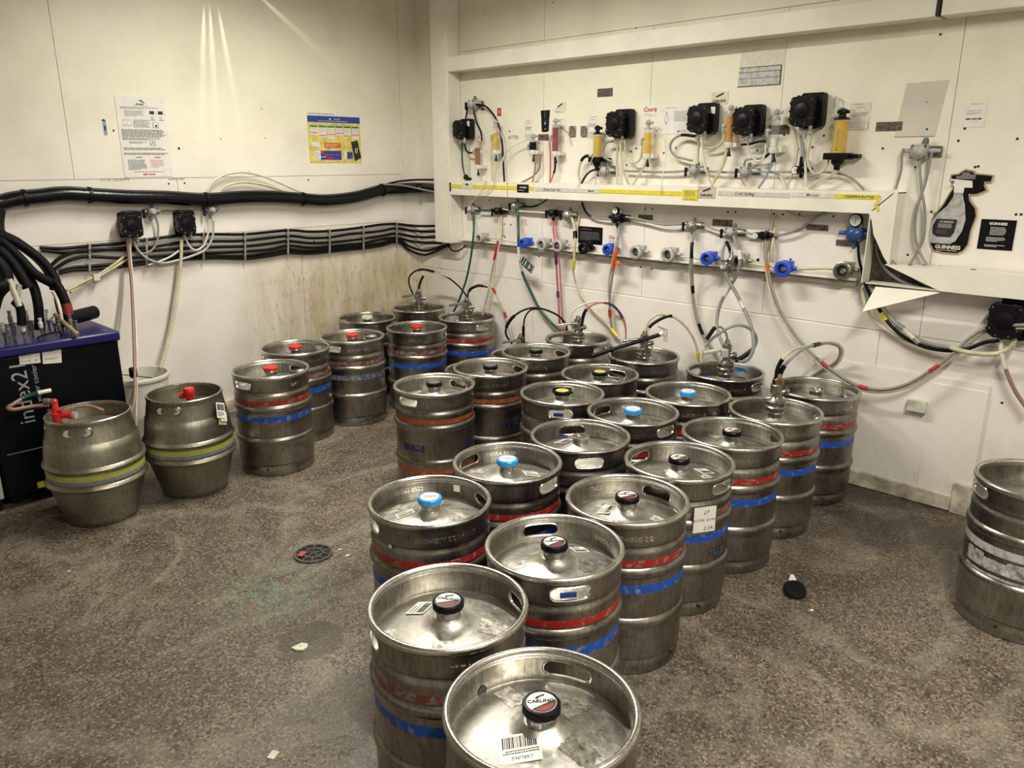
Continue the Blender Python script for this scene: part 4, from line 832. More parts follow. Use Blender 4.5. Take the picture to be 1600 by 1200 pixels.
MB().sph((0, 0, .107), .015).build('elbow_cap', REDP, t)
tag(t, 'red plastic tap on the left cask with a grey elbow', 'tap')
tx, ty = onZ(297, 625, .47).x, onZ(297, 625, .47).y
t = empty('cask_plug', (tx, ty, .4465))
MB().prof((0, 0, 0), (0, 0, .085), [(.014, 0), (.017, .3), (.020, .5), (.023, .6), (.025, .95), (.022, 1)], 20).build('plug_body', REDP, t)
m = MB(); m.prof((0, 0, .045), tuple(Vector((0, 0, .045))-dr*.045), [(.010, 0), (.010, .6), (.016, .65), (.014, 1)], 14); m.build('side_spout', REDP, t)
tag(t, 'red plastic plug with a side spout standing in the right cask', 'cask plug')
# ------------------------------------------------------------ wall equipment
def wallroot(name, wall, px, py, off=.006, doff=.06):
    h, v = Vpx(wall, px, py, doff)
    return empty(name, (h, -off, v) if wall == 'B' else (WL+off, h, v), 0 if wall == 'B' else PI/2)
def rbox(c, d, name, mat, parent, bev=.006, M=None):
    return MB().box(c, d, 0, M).build(name, mat, parent, bev=bev)
def scallop(w, h, n=7, d=.006, cut=.25):
    # outline of a bolted pump head: rectangle with clipped lower corners and small notches
    P = [(-w, -h+cut*h), (-w, h-.01), (-w+.01, h), (w-.01, h), (w, h-.01), (w, -h+cut*h), (w*.55, -h), (-w*.55, -h)]
    out = []
    for i, a in enumerate(P):
        b = P[(i+1) % len(P)]; L = math.hypot(b[0]-a[0], b[1]-a[1]); k_ = int(L/.035)
        out.append(a)
        nx, nz = (b[1]-a[1])/L, -(b[0]-a[0])/L
        for q in range(k_):
            f = (q+.5)/k_
            for df, s in ((-.006/L, 0), (-.004/L, -1), (.004/L, -1), (.006/L, 0)):
                f2 = f+df; out.append((a[0]+(b[0]-a[0])*f2-s*0+nx*d*s*-1*-1, a[1]+(b[1]-a[1])*f2+nz*d*s))
    return out
def pump(wall, px, py, label, dx=-.0, labelpx=False, s=1.0, fit=True, group='black beer pumps'):
    t = wallroot('beer_pump', wall, px, py, doff=.05)
    MB().box((0, -.008, 0), (.10*s, .012, .15*s)).build('mounting_bracket', BLACK, t, bev=.002)
    m = MB(); m.poly([(-.055*s, -.075*s), (-.058*s, -.04*s), (-.055*s, .07*s), (-.048*s, .078*s), (.048*s, .078*s), (.055*s, .07*s), (.058*s, -.04*s), (.055*s, -.07*s), (.03*s, -.082*s), (-.03*s, -.082*s)], -.060, -.012, 0, Matrix.Translation((.014*s, 0, .006*s))); m.build('gas_chamber', BLACK, t, bev=.005)
    m = MB(); m.poly(scallop(.056*s, .066*s), -.108, -.058, 0, Matrix.Translation((-.012*s, 0, 0))); m.build('pump_head', BLACK, t, bev=.003)
    m = MB(); m.prof((-.012*s, -.107, .004), (-.012*s, -.125, .004), [(.036*s, 0), (.033*s, .35), (.018*s, .55), (.008*s, .6)], 28); m.prof((-.012*s, -.113, .004), (-.012*s, -.121, .004), [(.009, 0), (.006, 1)], 12); m.build('dome', BLACK, t)
    m = MB()
    for a, b in ((-.046, .052), (.046, .052), (-.046, -.03), (.046, -.03), (-.022, -.056), (.022, -.056)): m.cyl(((a-.012)*s, -.107, b*s), ((a-.012)*s, -.1115, b*s), .0035, None, 8)
    m.build('screws', CHROME, t)
    if fit:
        m = MB()
        for a in (-.022, .022): m.cyl((a*s, -.07, -.062*s), (a*s, -.07, -.105*s), .0095, .008, 12); m.cyl((a*s, -.07, -.088*s), (a*s, -.07, -.097*s), .012, None, 12)
        m.build('hose_fittings', GREYP, t)
    if labelpx: rbox((.056*s, -.0605, .045*s), (.026, .001, .034), 'printed_label', PAPER, t, 0)
    tag(t, label, 'pump', group); return t
pump('B', 727, 203, 'leftmost black pump on the back wall beside the column of trunking', s=.85, labelpx=True)
pump('B', 972, 195, 'black pump on the back wall between the two left yellow detectors', s=1.0)
pump('B', 1101, 187, 'black pump on the back wall below the CARLING sticker', s=.98, labelpx=True)
pump('B', 1173, 190, 'black pump on the back wall between the amber and the clear detectors', s=.95)
pump('B', 1265, 175, 'black pump highest on the back wall, left of the large yellow detector', s=1.02)
pump('B', 1581, 500, 'black pump low on the back wall at the right edge below the low trunking', s=1.1)
pump('L', 203, 352, 'left black pump on the left wall under the thick black insulated pipe', s=.92)
pump('L', 288, 349, 'right black pump on the left wall under the thick black insulated pipe', s=.88)

def detector(px, ptop, pbot, label, liq, r=.022, blackbase=False, wall='B', fill=.75, group='beer line detectors on the back wall', dark=False):
    h, vt = Vpx(wall, px, ptop, .06); _, vb = Vpx(wall, px, pbot, .06); L = vt-vb
    t = empty('line_detector', (h, -.006, vb)); y = -.055
    m = MB(); m.prof((0, y, 0), (0, y, L), [(r, 0), (r, 1)], 28); m.build('chamber', CLEAR if not dark else BLACK, t)
    if liq: m = MB(); m.prof((0, y, .002), (0, y, L*fill), [(r*.9, 0), (r*.9, 1)], 28); m.build('liquid', liq, t)
    m = MB(); m.prof((0, y, L), (0, y, L+.05), [(r*1.02, 0), (r*1.02, .12), (r*.5, .25), (r*.45, .5), (r*.75, .55), (r*.75, .8), (r*.3, 1)], 18); m.prof((0, y, L+.03), (.03, y, L+.034), [(.006, 0), (.008, 1)], 10); m.build('bleed_valve', GREYP if not blackbase else BLACK, t)
    if blackbase:
        m = MB(); m.box((0, y, -.012), (r*3.2, r*2.6, .03)); m.box((r*1.9, -.03, -.012), (r*1.6, .05, .02)); m.prof((0, y, -.025), (0, y, -.075), [(r*.9, 0), (r*.8, .4), (r*.45, .6), (r*.4, 1)], 20); m.build('base', BLACK, t, bev=.003)
        m = MB(); m.box((0, y-.002, L*.12), (.004, r*2.02, .004)); [m.box((0, y, L*(.2+.08*i)), (.003, r*2.03, .003)) for i in range(7)]; m.build('scale_marks', INK, t)
    else:
        m = MB(); m.box((.012, -.03, -.012), (.06, .05, .022)); m.prof((0, y, -.026), (0, y, .002), [(r*1.05, 0), (r*1.15, .4), (r*1.1, 1)], 24); m.build('bracket', WHITEP, t, bev=.002)
        m = MB(); m.prof((.006, y, -.026), (.006, y, -.068), [(.004, 0), (.004, .3), (.006, .45), (.011, 1)], 12); m.build('drain_knob', BLACK, t)
        m = MB(); m.prof((-r, y, L*.62), (-r-.022, y, L*.62), [(.006, 0), (.006, .3), (.010, .35), (.010, 1)], 10); m.prof((-r-.018, y, L*.62), (-r-.018, y, L*.62-.03), [(.008, 0), (.007, 1)], 10); m.build('inlet_elbow', GREYP, t)
    tag(t, label, 'detector', group); return t
detector(746, 222, 258, 'leftmost detector on the back wall filled with brown liquid', BEERB, .018)
detector(774, 199, 235, 'second detector from the left holding pale yellow liquid under a black hose', BEERY, .018)
detector(868, 198, 237, 'detector filled with deep red liquid on the back wall', BEERR, .020, fill=.97)
detector(934, 210, 246, 'yellow detector on a black base left of the second black pump', BEERY, .026, True, fill=.95)
detector(1013, 202, 241, 'yellow detector with white bracket left of the notice', BEERY, .022, fill=.85)
detector(1142, 180, 223, 'amber detector right of the CARLING pump', BEERA, .020, fill=.97)
detector(1213, 187, 231, 'clear empty detector with a white float', None, .021)
o = MB().prof((0, 0, 0), (0, 0, .05), [(.018, 0), (.018, .7), (.012, .85), (.004, 1)], 20).build('float', WHITEP, bpy.data.objects[[x.name for x in bpy.data.objects if x.name.startswith('line_detector')][-1]]); o.location = (0, -.055, .004)
detector(1316, 187, 240, 'large yellow detector on a black base at the right of the row', BEERY, .034, True, fill=.97)
o = detector(833, 222, 235, 'small black detector left of the red one', None, .022, dark=True)

def valve(wall, px, py, label, mat=GREYP, s=1.0, knob=True, kind=0, name='gas_valve', group=None, bracket=OLDCH):
    s *= 1.18
    t = wallroot(name, wall, px, py, doff=.04)
    rbox((.012*s, -.006, .0), (.09*s, .004, .032*s), 'bracket', bracket, t, .001)
    rbox((0, -.03, 0), (.045*s, .04, .042*s), 'body', mat, t, .005)
    m = MB(); m.prof((0, -.048, 0), (0, -.072, 0), [(.019*s, 0), (.021*s, .5), (.015*s, .8), (.010*s, 1)], 20); m.prof((-.022*s, -.03, .004), (-.05*s, -.03, .004), [(.008, 0), (.011, .3), (.008, 1)], 12); m.prof((.022*s, -.03, .004), (.056*s, -.03, .004), [(.008, 0), (.011, .3), (.008, 1)], 12)
    m.build('port', mat, t)
    m = MB(); m.prof((0, -.03, -.018*s), (0, -.03, -.045*s), [(.008, 0), (.010, .4), (.007, 1)], 12); m.build('outlet', mat, t)
    m = MB(); [m.cyl((a*s, -.05, b*s), (a*s, -.056, b*s), .0045*s, None, 8) for a in (-.018, .018) for b in (-.016, .016)]; m.build('screws', OLDCH, t); m = MB(); m.prof((.012*s, -.03, .018*s), (.012*s, -.03, .04*s), [(.008*s, 0), (.010*s, .5), (.006*s, 1)], 10); m.build('nut', DGREY if mat != BLACK else OLDCH, t)
    if knob: m = MB(); m.box((-.045*s, -.045, 0), (.01, .012, .03)); m.prof((-.045*s, -.045, -.008), (-.045*s, -.045, -.035), [(.004, 0), (.010, .6), (.003, 1)], 8); m.build('knob', BLACK, t)
    tag(t, label, 'valve', group); return t
def gauge(t, x, y, z, r=.02):
    m = MB(); m.prof((x, y, z), (x, y-.018, z), [(r, 0), (r, .8), (r*.9, 1)], 24); g = m.build('gauge', BLACK, t)
    m = MB(); m.cyl((x, y-.0172, z), (x, y-.0188, z), r*.82, None, 24); m.box((x+.002, y-.0192, z+.002), (.002, .0006, r*1.1), 1, None); m.build('dial', [PAPER, INK], g)
valve('B', 739, 163, 'grey gas valve at the top left with three black hoses', s=1.1)
valve('B', 946, 267, 'grey gas valve on the back wall under the yellow detector with a black base', s=1.0)
valve('B', 1086, 266, 'grey gas valve just above the shelf trunking below the CARLING pump', s=.95)
valve('B', 1166, 268, 'grey gas valve just above the shelf trunking below the amber detector', s=.95)
valve('B', 1437, 237, 'grey gas valve right of the pumps with three grey hoses', s=1.25, knob=False)
valve('L', 236, 331, 'grey gas valve on the left wall right of the left pump', s=.85)
valve('L', 329, 328, 'grey gas valve on the left wall right of the right pump', s=.85)
rbox((0, 0, 0), (.24, .012, .008), 'valve_bar', OLDCH, None, .001); o = bpy.data.objects['valve_bar']; h, v = Vpx('L', 284, 327, .03); o.location = (WL+.03, h, v); o.rotation_euler = (0, 0, PI/2); tag(o, 'thin metal bar between the two grey valves on the left wall', 'bar')
for px, py, mt, s, lab in ((737, 327, GREYP, .9, 'leftmost grey valve under the shelf trunking'), (779, 330, BLACK, .95, 'left black valve under the shelf trunking'), (806, 321, ALU, .9, 'silver valve under the shelf trunking left of the green hose'), (864, 333, BLACK, .9, 'black valve under the shelf trunking above the pink hose'), (888, 336, ALU, 1.0, 'silver valve under the shelf trunking above the black notice'), (1081, 352, ALU, .9, 'silver valve under the shelf trunking above the grey rail socket'), (1143, 363, GREYP, 1.0, 'round grey valve under the shelf trunking above the tangled grey hoses')):
    valve('B', px, py, lab, mt, s, bracket=DGREY if mt != ALU else OLDCH)
t = valve('B', 965, 341, 'black gauge valve under the shelf trunking right of the black notice', BLACK, 1.1, False); gauge(t, .0, -.045, .045, .022)
t = valve('B', 1194, 368, 'black valve with a white dial under the shelf trunking at its right part', BLACK, .8, False); gauge(t, -.035, -.045, -.002, .018)
t = valve('B', 1252, 266, 'slim black valve with a white dial standing on the shelf trunking', BLACK, .7, False); gauge(t, -.018, -.05, .0, .021); rbox((0, -.03, .04), (.022, .03, .05), 'stem', BLACK, t)
t = valve('B', 1336, 366, 'blue regulator with a gauge at the right end under the shelf trunking', simple('regulator_blue', (.02, .07, .25), .3), 1.3, False); gauge(t, .0, -.035, .065, .032)

def socket(px, py, label, mat, s=1.0, plain=False):
    t = wallroot('cleaning_socket', 'B', px, py, .03, doff=.10)
    m = MB(); m.prof((0, -.055, 0), (0, -.085, 0), [(.028*s, 0), (.040*s, .15), (.043*s, .5), (.043*s, .9), (.038*s, 1), (.027*s, 1), (.025*s, .35)], 28, 0, None, False); m.cyl((0, -.0555, 0), (0, -.058, 0), .041*s, None, 28, 0)
    m.cyl((0, -.0645, 0), (0, -.0655, 0), .0255*s, None, 24, 1); m.build('cup', [mat, INK], t)
    m = MB(); m.prof((0, -.062, 0), (0, -.078, 0), [(.014*s, 0), (.014*s, .3), (.007*s, .4), (.007*s, 1)], 14); m.build('valve_pin', CHROME, t)
    m = MB(); m.prof((0, 0, 0), (0, -.057, 0), [(.030*s, 0), (.026*s, .2), (.028*s, .5), (.026*s, .8), (.026*s, 1)], 20); m.prof((-.02, -.02, 0), (-.055*s, -.02, 0), [(.010, 0), (.010, 1)], 12); m.prof((.02, -.02, 0), (.055*s, -.02, 0), [(.010, 0), (.013, .4), (.010, 1)], 12)
    m.build('body', mat, t)
    rbox((0, -.02, .02), (.062*s, .035, .035*s), 'block', mat, t, .004)
    if mat == BLUEP: 
        m = MB(); [m.box((.041*s*math.cos(a), -.07, .041*s*math.sin(a)), (.008, .026, .008), 0, None) for a in [i*PI/4 for i in range(8)]]; m.build('grip_ribs', mat, t, bev=.002)
    tag(t, label, 'socket'); return t
for px, py, mt, s, lab in ((750, 372, GREYP, .72, 'leftmost grey cleaning socket on the rail'), (818, 380, BLUEP, .72, 'leftmost blue cleaning socket on the rail'), (847, 382, GREYP, .9, 'grey cleaning socket right of the leftmost blue socket'), (872, 384, GREYP, .9, 'grey cleaning socket left of the black socket'), (912, 388, BLACK, .82, 'black cleaning socket below the black notice'), (950, 390, BLUEP, .78, 'blue cleaning socket below the Coors sticker'), (994, 394, GREYP, .92, 'grey cleaning socket right of the orange sleeved hose'), (1044, 398, GREYP, .95, 'grey cleaning socket between the orange sleeved hose and the right blue sockets'), (1105, 404, BLUEP, .82, 'blue cleaning socket left of the hanging keg coupler'), (1155, 408, ALU, .85, 'metal cleaning socket with a keg coupler hung on it'), (1223, 420, BLUEP, .95, 'rightmost blue cleaning socket on the rail'), (1317, 423, OLDCH, 1.0, 'chrome cleaning socket at the right end of the rail')):
    socket(px, py, lab, mt, s)

# ------------------------------------------------------------ hoses
HC = {}
def curvepts(wall, pts, keep=False):
    out = []
    off = .03
    for p in pts:
        if isinstance(p, Vector): out.append(p); continue
        if len(p) > 2: off = p[2]
        q = onB(p[0], p[1], off) if wall == 'B' else onL(p[0], p[1], off)
        if wall == 'L' and q.y > -off-.004: q = onB(p[0], p[1], off+.004)      # turn the corner onto the back wall
        out.append(q)
    return smoothpath(out)
def hose(label, mat, r, pts, wall='B', sleeves=(), name='hose', group=None, cat='hose'):
    P = curvepts(wall, pts)
    o = MB().tube(P, r, 8).build(name, mat, ang=60)
    for (t0, t1, mt, k_) in sleeves:
        n = len(P); a = int(t0*(n-1)); b = max(a+2, int(t1*(n-1))+1); s = MB().tube(P[a:b+1], r*k_, 10).build('sleeve', mt, o, ang=60)
    tag(o, label, cat, group); return o
S = .034
hose('black hose arching right from the top left valve down to the shelf', BLKT, .0065, [(744, 163, .045), (760, 167), (776, 188), (784, 220), (786, 250), (788, 284)])
hose('short black hose from the top left valve to the leftmost pump', BLKT, .006, [(731, 166, .045), (729, 178), (727, 190, .06)])
hose('black hose from the top left valve to the brown detector', BLKT, .006, [(740, 172, .045), (744, 190), (751, 205), (753, 220)])
hose('dark green hose straight down from the leftmost pump', GRNT, .006, [(722, 222, .06), (722, 245), (724, 265), (729, 285)])
hose('short black hose from the leftmost pump curving to the brown detector', BLKT, .006, [(725, 222, .06), (729, 236), (737, 239), (744, 235)])
hose('cream hose beside the dark green hose below the leftmost pump', CREAMT, .006, [(731, 225, .04), (731, 260), (731, 285)])
hose('thin clear tube looping from the brown detector over the tape', PALE, .0028, [(753, 222, .06), (764, 240, .09), (764, 265, .12), (756, 290, .135), (745, 308, .135), (734, 318, .11)])
hose('yellow hose on the left below the second detector', CREAMT, .005, [(767, 214, .05), (768, 250), (769, 285)])
hose('yellow hose from the bottom of the second detector', CREAMT, .005, [(776, 252, .06), (775, 270), (770, 285)])
hose('thin clear tube from the black detector down to the left', PALE, .0028, [(823, 219, .06), (803, 228), (790, 240), (778, 262), (768, 285)])
hose('thin clear tube trailing from the second detector to the shelf', PALE, .0025, [(778, 200, .07), (788, 225, .10), (786, 250, .11), (770, 290, .135), (757, 303, .135)])
hose('grey hose straight down from the black detector', GREYT, .006, [(836, 238, .055), (836, 262), (832, 286)])
hose('pinkish brown hose curving left from the black detector', BRNT, .0055, [(843, 243, .045), (843, 262), (832, 276), (813, 286)])
hose('pink hose down the left of the red detector', PINKT, .005, [(858, 213, .045), (860, 250), (859, 287)])
hose('pink hose from the bottom of the red detector', PINKT, .005, [(867, 246, .055), (867, 265), (859, 287)], sleeves=[(.0, .5, BLACK, 1.3)])
hose('thin red tube hanging right of the red detector', PINKT, .002, [(876, 198, .02), (888, 208), (892, 226)])
hose('cream hose curving left from the yellow detector with a black base', CREAMT, .008, [(926, 242, .055), (911, 247), (904, 268), (907, 291)], sleeves=[(.18, .3, BLACK, 1.15)])
hose('black hose curving from the grey valve to the shelf on its left', BLKT, .006, [(940, 263, .045), (922, 268), (912, 280), (907, 291)])
hose('yellow hose down from the base of the yellow detector', CREAMT, .005, [(934, 262, .055), (932, 275), (930, 290)])
hose('dark hose loop between the yellow detector and the second pump', GREYT, .007, [(960, 221, .06), (948, 222), (942, 234), (944, 246), (957, 253, .045)])
hose('thin clear tube crossing the yellow detector diagonally', PALE, .0025, [(929, 240, .1), (916, 268, .11), (901, 292, .135)])
hose('left cream hose down from the second pump', CREAMT, .0065, [(965, 218, .076), (964, 250, .05), (964, 290, .04)])
hose('cream hose slanting right from the second pump to the shelf', CREAMT, .0065, [(970, 218, .076), (970, 245), (975, 270), (984, 292, .04)])
hose('cream hose loop from the second pump to the yellow detector left of the notice', CREAMT, .0065, [(976, 219, .076), (979, 242, .05), (990, 255), (1001, 247), (1003, 228, .055), (1003, 219)])
hose('cream hose from the yellow detector down left to the shelf', CREAMT, .006, [(1010, 251, .06), (1001, 270), (986, 292, .04)])
hose('long grey hose level above the shelf between the left and middle valves', GREYT, .006, [(975, 267, .04), (1000, 268), (1040, 269), (1074, 267)])
hose('thin clear tube trailing down right of the yellow detector left of the notice', PALE, .0025, [(1022, 196, .07), (1037, 216), (1040, 242, .08), (1036, 272, .12), (1032, 301, .135)])
hose('black hose loop left of the CARLING pump', GREYT, .0065, [(1086, 213, .07), (1065, 211, .05), (1051, 219), (1047, 231), (1054, 243), (1070, 248), (1082, 251, .045)], sleeves=[(.02, .2, BLACK, 1.25)])
hose('left cream hose down from the CARLING pump', CREAMT, .006, [(1092, 210, .076), (1091, 235, .05), (1090, 256, .045)])
hose('cream hose slanting from the CARLING pump to the shelf', PALE, .006, [(1097, 209, .076), (1097, 235), (1103, 265), (1113, 293, .04)])
hose('cream hose loop from the CARLING pump to the amber detector', CREAMT, .006, [(1098, 232, .05), (1112, 231), (1125, 226), (1132, 214), (1131, 200, .06)])
hose('cream hose from the amber detector down left to the shelf', CREAMT, .008, [(1136, 232, .06), (1131, 255), (1120, 276), (1110, 293, .04)])
hose('grey hose level between the two middle grey valves', GREYT, .0055, [(1100, 267, .04), (1128, 269), (1153, 269)])
hose('grey hose level from the right grey valve to the slim black valve', GREYT, .0055, [(1182, 268, .04), (1210, 269), (1243, 268)])
hose('grey hose from the grey valve up to the clear detector', GREYT, .006, [(1163, 260, .045), (1165, 250), (1180, 248), (1195, 246), (1203, 238, .055)], sleeves=[(.75, 1, BLACK, 1.15)])
hose('clear hose loop under the pump left of the clear detector', PALE, .0055, [(1168, 212, .074), (1171, 238, .05), (1183, 252), (1194, 246), (1197, 226, .055)])
hose('black hose from the pump to the clear detector inlet', BLKT, .006, [(1158, 226, .06), (1172, 225), (1186, 221), (1197, 221, .055)])
hose('blue grey hose from the clear detector to the shelf', BLUET, .0055, [(1207, 240, .055), (1205, 258), (1196, 278), (1185, 294, .04)])
hose('cream hose hanging right of the clear detector', CREAMT, .0055, [(1226, 189, .03), (1240, 204), (1246, 232), (1241, 262), (1230, 294, .04)])
hose('pale hose low on the wall right of the clear detector', PALE, .0045, [(1207, 267, .02), (1220, 277), (1228, 294, .03)])
hose('thin pink tube under the right grey valve', PINKT, .002, [(1156, 276, .04), (1160, 283), (1165, 292)])
hose('dark grey hose down from the highest pump to the slim black valve', GREYT, .007, [(1251, 202, .076), (1252, 218, .06), (1256, 235), (1257, 254, .05)])
m = MB(); a = onB(1258, 203, .05); b = onB(1259, 294, .05); m.cyl(a, b, .007); tag(m.build('conduit', WHITEP), 'white rigid pipe from the highest pump straight down to the shelf', 'pipe')
hose('cream hose loop from the highest pump to the large yellow detector', CREAMT, .006, [(1269, 205, .076), (1265, 228, .06), (1262, 254), (1272, 271), (1288, 266), (1295, 248), (1297, 232, .055)])
hose('cream hose from the base of the large yellow detector down left', CREAMT, .0055, [(1318, 266, .055), (1305, 270), (1284, 281), (1264, 294, .04)])
hose('grey hose from the slim black valve curving right onto the shelf', GREYT, .0055, [(1262, 270, .04), (1290, 269), (1318, 273), (1336, 283), (1350, 297)])
hose('leftmost of the three grey hoses from the right valve', GREYT, .006, [(1412, 232, .045), (1409, 242), (1408, 265), (1399, 297, .05)])
hose('middle grey hose from the right valve crossing its neighbour twice', GREYT, .006, [(1437, 250, .045), (1439, 290), (1445, 330), (1443, 372), (1432, 396), (1421, 414, .05)])
hose('right grey hose from the right valve crossing its neighbour twice', GREYT, .006, [(1456, 238, .045), (1446, 285), (1432, 330), (1430, 370), (1438, 396), (1448, 414, .05)])
m = MB(); P = [onB(x, y, .02) for x, y in ((1305, 167), (1305, 150), (1318, 158), (1319, 168), (1310, 169))]; m.tube(P, .0015, 6); tag(m.build('wire_hook', OLDCH), 'bent thin wire hook above the large yellow detector', 'hook')
# below the shelf
hose('dark green hose hanging from the leftmost valve to behind the keg under the column', GRNT, .0075, [(740, 330, .035), (740, 338, .045), (740, 365, .09), (736, 400, .09), (729, 435, .06), (717, 470), (706, 492)])
hose('cream hose with a red sleeve hanging from the left black valve', CREAMT, .0075, [(780, 334, .035), (780, 350, .05), (779, 372, .09), (773, 402, .09), (766, 440, .05), (760, 468), (754, 492)], sleeves=[(.26, .41, INKR, 1.3)])
hose('pale thin hose beside the red sleeved hose', PALE, .0045, [(783, 336, .03), (783, 352, .04), (781, 376, .085), (775, 408, .085), (771, 440, .04), (765, 470), (762, 492)])
hose('thick dark green hose hanging down to the floor behind the kegs', GRNT, .0095, [(808, 324, .035), (809, 335, .045), (810, 370, .10), (811, 400, .10), (817, 428, .07), (829, 455, .05), (843, 482), (862, 505), (878, 518)], sleeves=[(.30, .47, WHITEP, 1.05)])
o = sign('swing_tag', 'black tag with white and green bars hanging on the thick dark green hose', 'tag', 'B', 809, 402, 838, 425, BLACK, [('r', .04, .04, .96, .96, 8), ('r', .07, .07, .93, .93, 0), ('t', .22, .5, 'J', .8, W_), ('r', .36, .2, .42, .8, W_), ('r', .46, .3, .52, .85, 5), ('r', .55, .2, .62, .7, 5), ('r', .66, .25, .72, .8, W_), ('r', .76, .3, .80, .7, W_)], t=.003, off=.115, tilt=.55, size=(.125, .058))
hose('pink hose with a dark purple sleeve hanging from the right black valve', PINKT, .0065, [(864, 338, .035), (864, 355, .045), (867, 378, .10), (869, 408, .09), (871, 445, .05), (873, 480), (875, 518)], sleeves=[(.27, .40, PURP, 1.7), (.66, .69, PURP, 1.5)])
hose('second pink hose running close right of the purple sleeved hose', PINKT, .005, [(868, 338, .03), (868, 355, .04), (872, 380, .09), (874, 410, .08), (876, 445, .045), (878, 480), (880, 518)])
hose('cream hose hanging behind the black collar and sweeping right to the wall kegs', CREAMT, .0075, [(893, 340, .035), (897, 352, .05), (899, 372, .1), (897, 405, .1), (896, 425, .08), (902, 448, .05), (918, 475), (945, 502), (968, 530)], sleeves=[(.13, .16, BLACK, 1.9), (.32, .35, YEL, 1.5), (.93, .97, YEL, 1.5)])
hose('cream hose close to the wall left of the black notice', CREAMT, .006, [(907, 320, .02), (903, 350), (898, 380, .06), (896, 398)])
hose('dark hose with an orange sleeve hanging from the black gauge valve', GREYT, .007, [(966, 350, .035), (967, 365, .045), (965, 380, .10), (960, 405, .10), (957, 430, .07), (953, 460, .05), (953, 490), (957, 520)], sleeves=[(.24, .40, ORGP, 1.7), (.83, .86, INKR, 1.5)])
hose('cream hose beside the orange sleeved hose', CREAMT, .006, [(962, 350, .03), (962, 378, .09), (957, 408, .09), (952, 436, .06), (951, 462, .045), (957, 492), (960, 520)])
rbox((0, 0, 0), (.03, .02, .018), 'pipe_clip', ORGP, None, .003); o = bpy.data.objects['pipe_clip']; o.location = onB(966, 411, .115); o.rotation_euler = (0, .6, 0); tag(o, 'small orange clip on the orange sleeved hose', 'clip')
hose('grey hose hanging from the silver valve to the tapped keg with blue plastic', GREYT, .0075, [(1083, 356, .035), (1084, 365, .045), (1081, 385, .10), (1081, 410, .10), (1082, 440, .06), (1084, 470, .05), (1090, 500), (1101, 528), (1118, 552), (1124, 566)], sleeves=[(.16, .22, BLACK, 1.25), (.44, .48, BLACK, 1.25), (.72, .76, BLACK, 1.25)])
hose('cream hose alongside the grey hose from the silver valve', CREAMT, .005, [(1080, 358, .03), (1080, 375, .04), (1078, 400, .085), (1079, 440, .05), (1082, 475, .04), (1088, 503), (1098, 528), (1114, 553)])
LZ = .17
hose('long grey hose looping from the round grey valve through the coupler hung on the rail', GREYT, .0095, [(1146, 367, .05), (1149, 377, .07), (1155, 392, .12), (1156, 412, .13), (1150, 432, .13), (1138, 452, .12), (1126, 474, .12), (1120, 502, .14), (1124, 525, .18), (1136, 550, .22), (1152, 565, .24), (1168, 562, .24), (1177, 545, .22), (1176, 520, .2), (1170, 500, .18), (1162, 482, .16), (1150, 458, .15), (1138, 438, .15), (1133, 425, .15)], sleeves=[(.10, .13, WHITEP, 1.3), (.26, .28, WHITEP, 1.2), (.86, .88, WHITEP, 1.2)])
hose('short curved grey hose from the round grey valve down to the hung coupler', GREYT, .0075, [(1141, 377, .07), (1133, 380, .09), (1129, 394, .11), (1129, 408, .13), (1133, 420, .14)])
hose('ribbed black hose end above the hung coupler', BLACK, .008, [(1135, 378, .09), (1139, 386, .12), (1141, 394, .14)])
t = empty('hung_coupler', onB(1142, 408, .15)); MB().prof((0, 0, -.06), (0, 0, .055), [(.010, 0), (.012, .15), (.024, .2), (.026, .35), (.018, .4), (.020, .6), (.011, .7), (.011, .9), (.007, 1)], 20).build('body', OLDCH, t)
rbox((-.02, -.03, -.03), (.012, .06, .016), 'lever', WHITEP, t, .003); rbox((-.03, -.01, 0), (.03, .02, .012), 'fork', OLDCH, t, .002); tag(t, 'metal keg coupler hung upside down on the rail amid looping grey hoses', 'coupler')
PR = [(1195, 374), (1196, 386), (1199, 412), (1206, 448), (1218, 482), (1240, 520), (1268, 552), (1300, 578), (1335, 600), (1363, 607.5), (1392, 607), (1422, 598), (1452, 580), (1474, 565), (1496, 546), (1517, 526), (1545, 512), (1600, 508), (1650, 512)]
def withoff(pts, f): return [(x, y, f(i/(len(pts)-1))) for i, (x, y) in enumerate(pts)]
hose('long dark grey hose sweeping from the black dial valve to the right edge', GREYT, .0075, withoff(PR, lambda t: .05+.05*math.sin(PI*min(1, t*1.1)) if t < .9 else .13), sleeves=[(.40, .408, INKR, 1.25), (.52, .528, INKR, 1.25), (.70, .708, INKR, 1.25), (.855, .863, INKR, 1.25)])
hose('long cream hose following just below the long dark grey hose to the right edge', CREAMT, .0075, withoff([(x-(3 if i < 7 else 0), y+(0 if i < 3 else 4.5)) for i, (x, y) in enumerate(PR)], lambda t: .04+.05*math.sin(PI*min(1, t*1.1)) if t < .9 else .12))
hose('red sleeved short hose below the black dial valve', GREYT, .006, [(1194, 380, .045), (1196, 400, .07), (1201, 425, .07), (1206, 446, .06)], sleeves=[(.55, 1, ORGP, 1.5)])
hose('cream hose running down beside the black dial valve', CREAMT, .008, [(1213, 336, .02), (1210, 362), (1206, 390, .04), (1204, 410)])
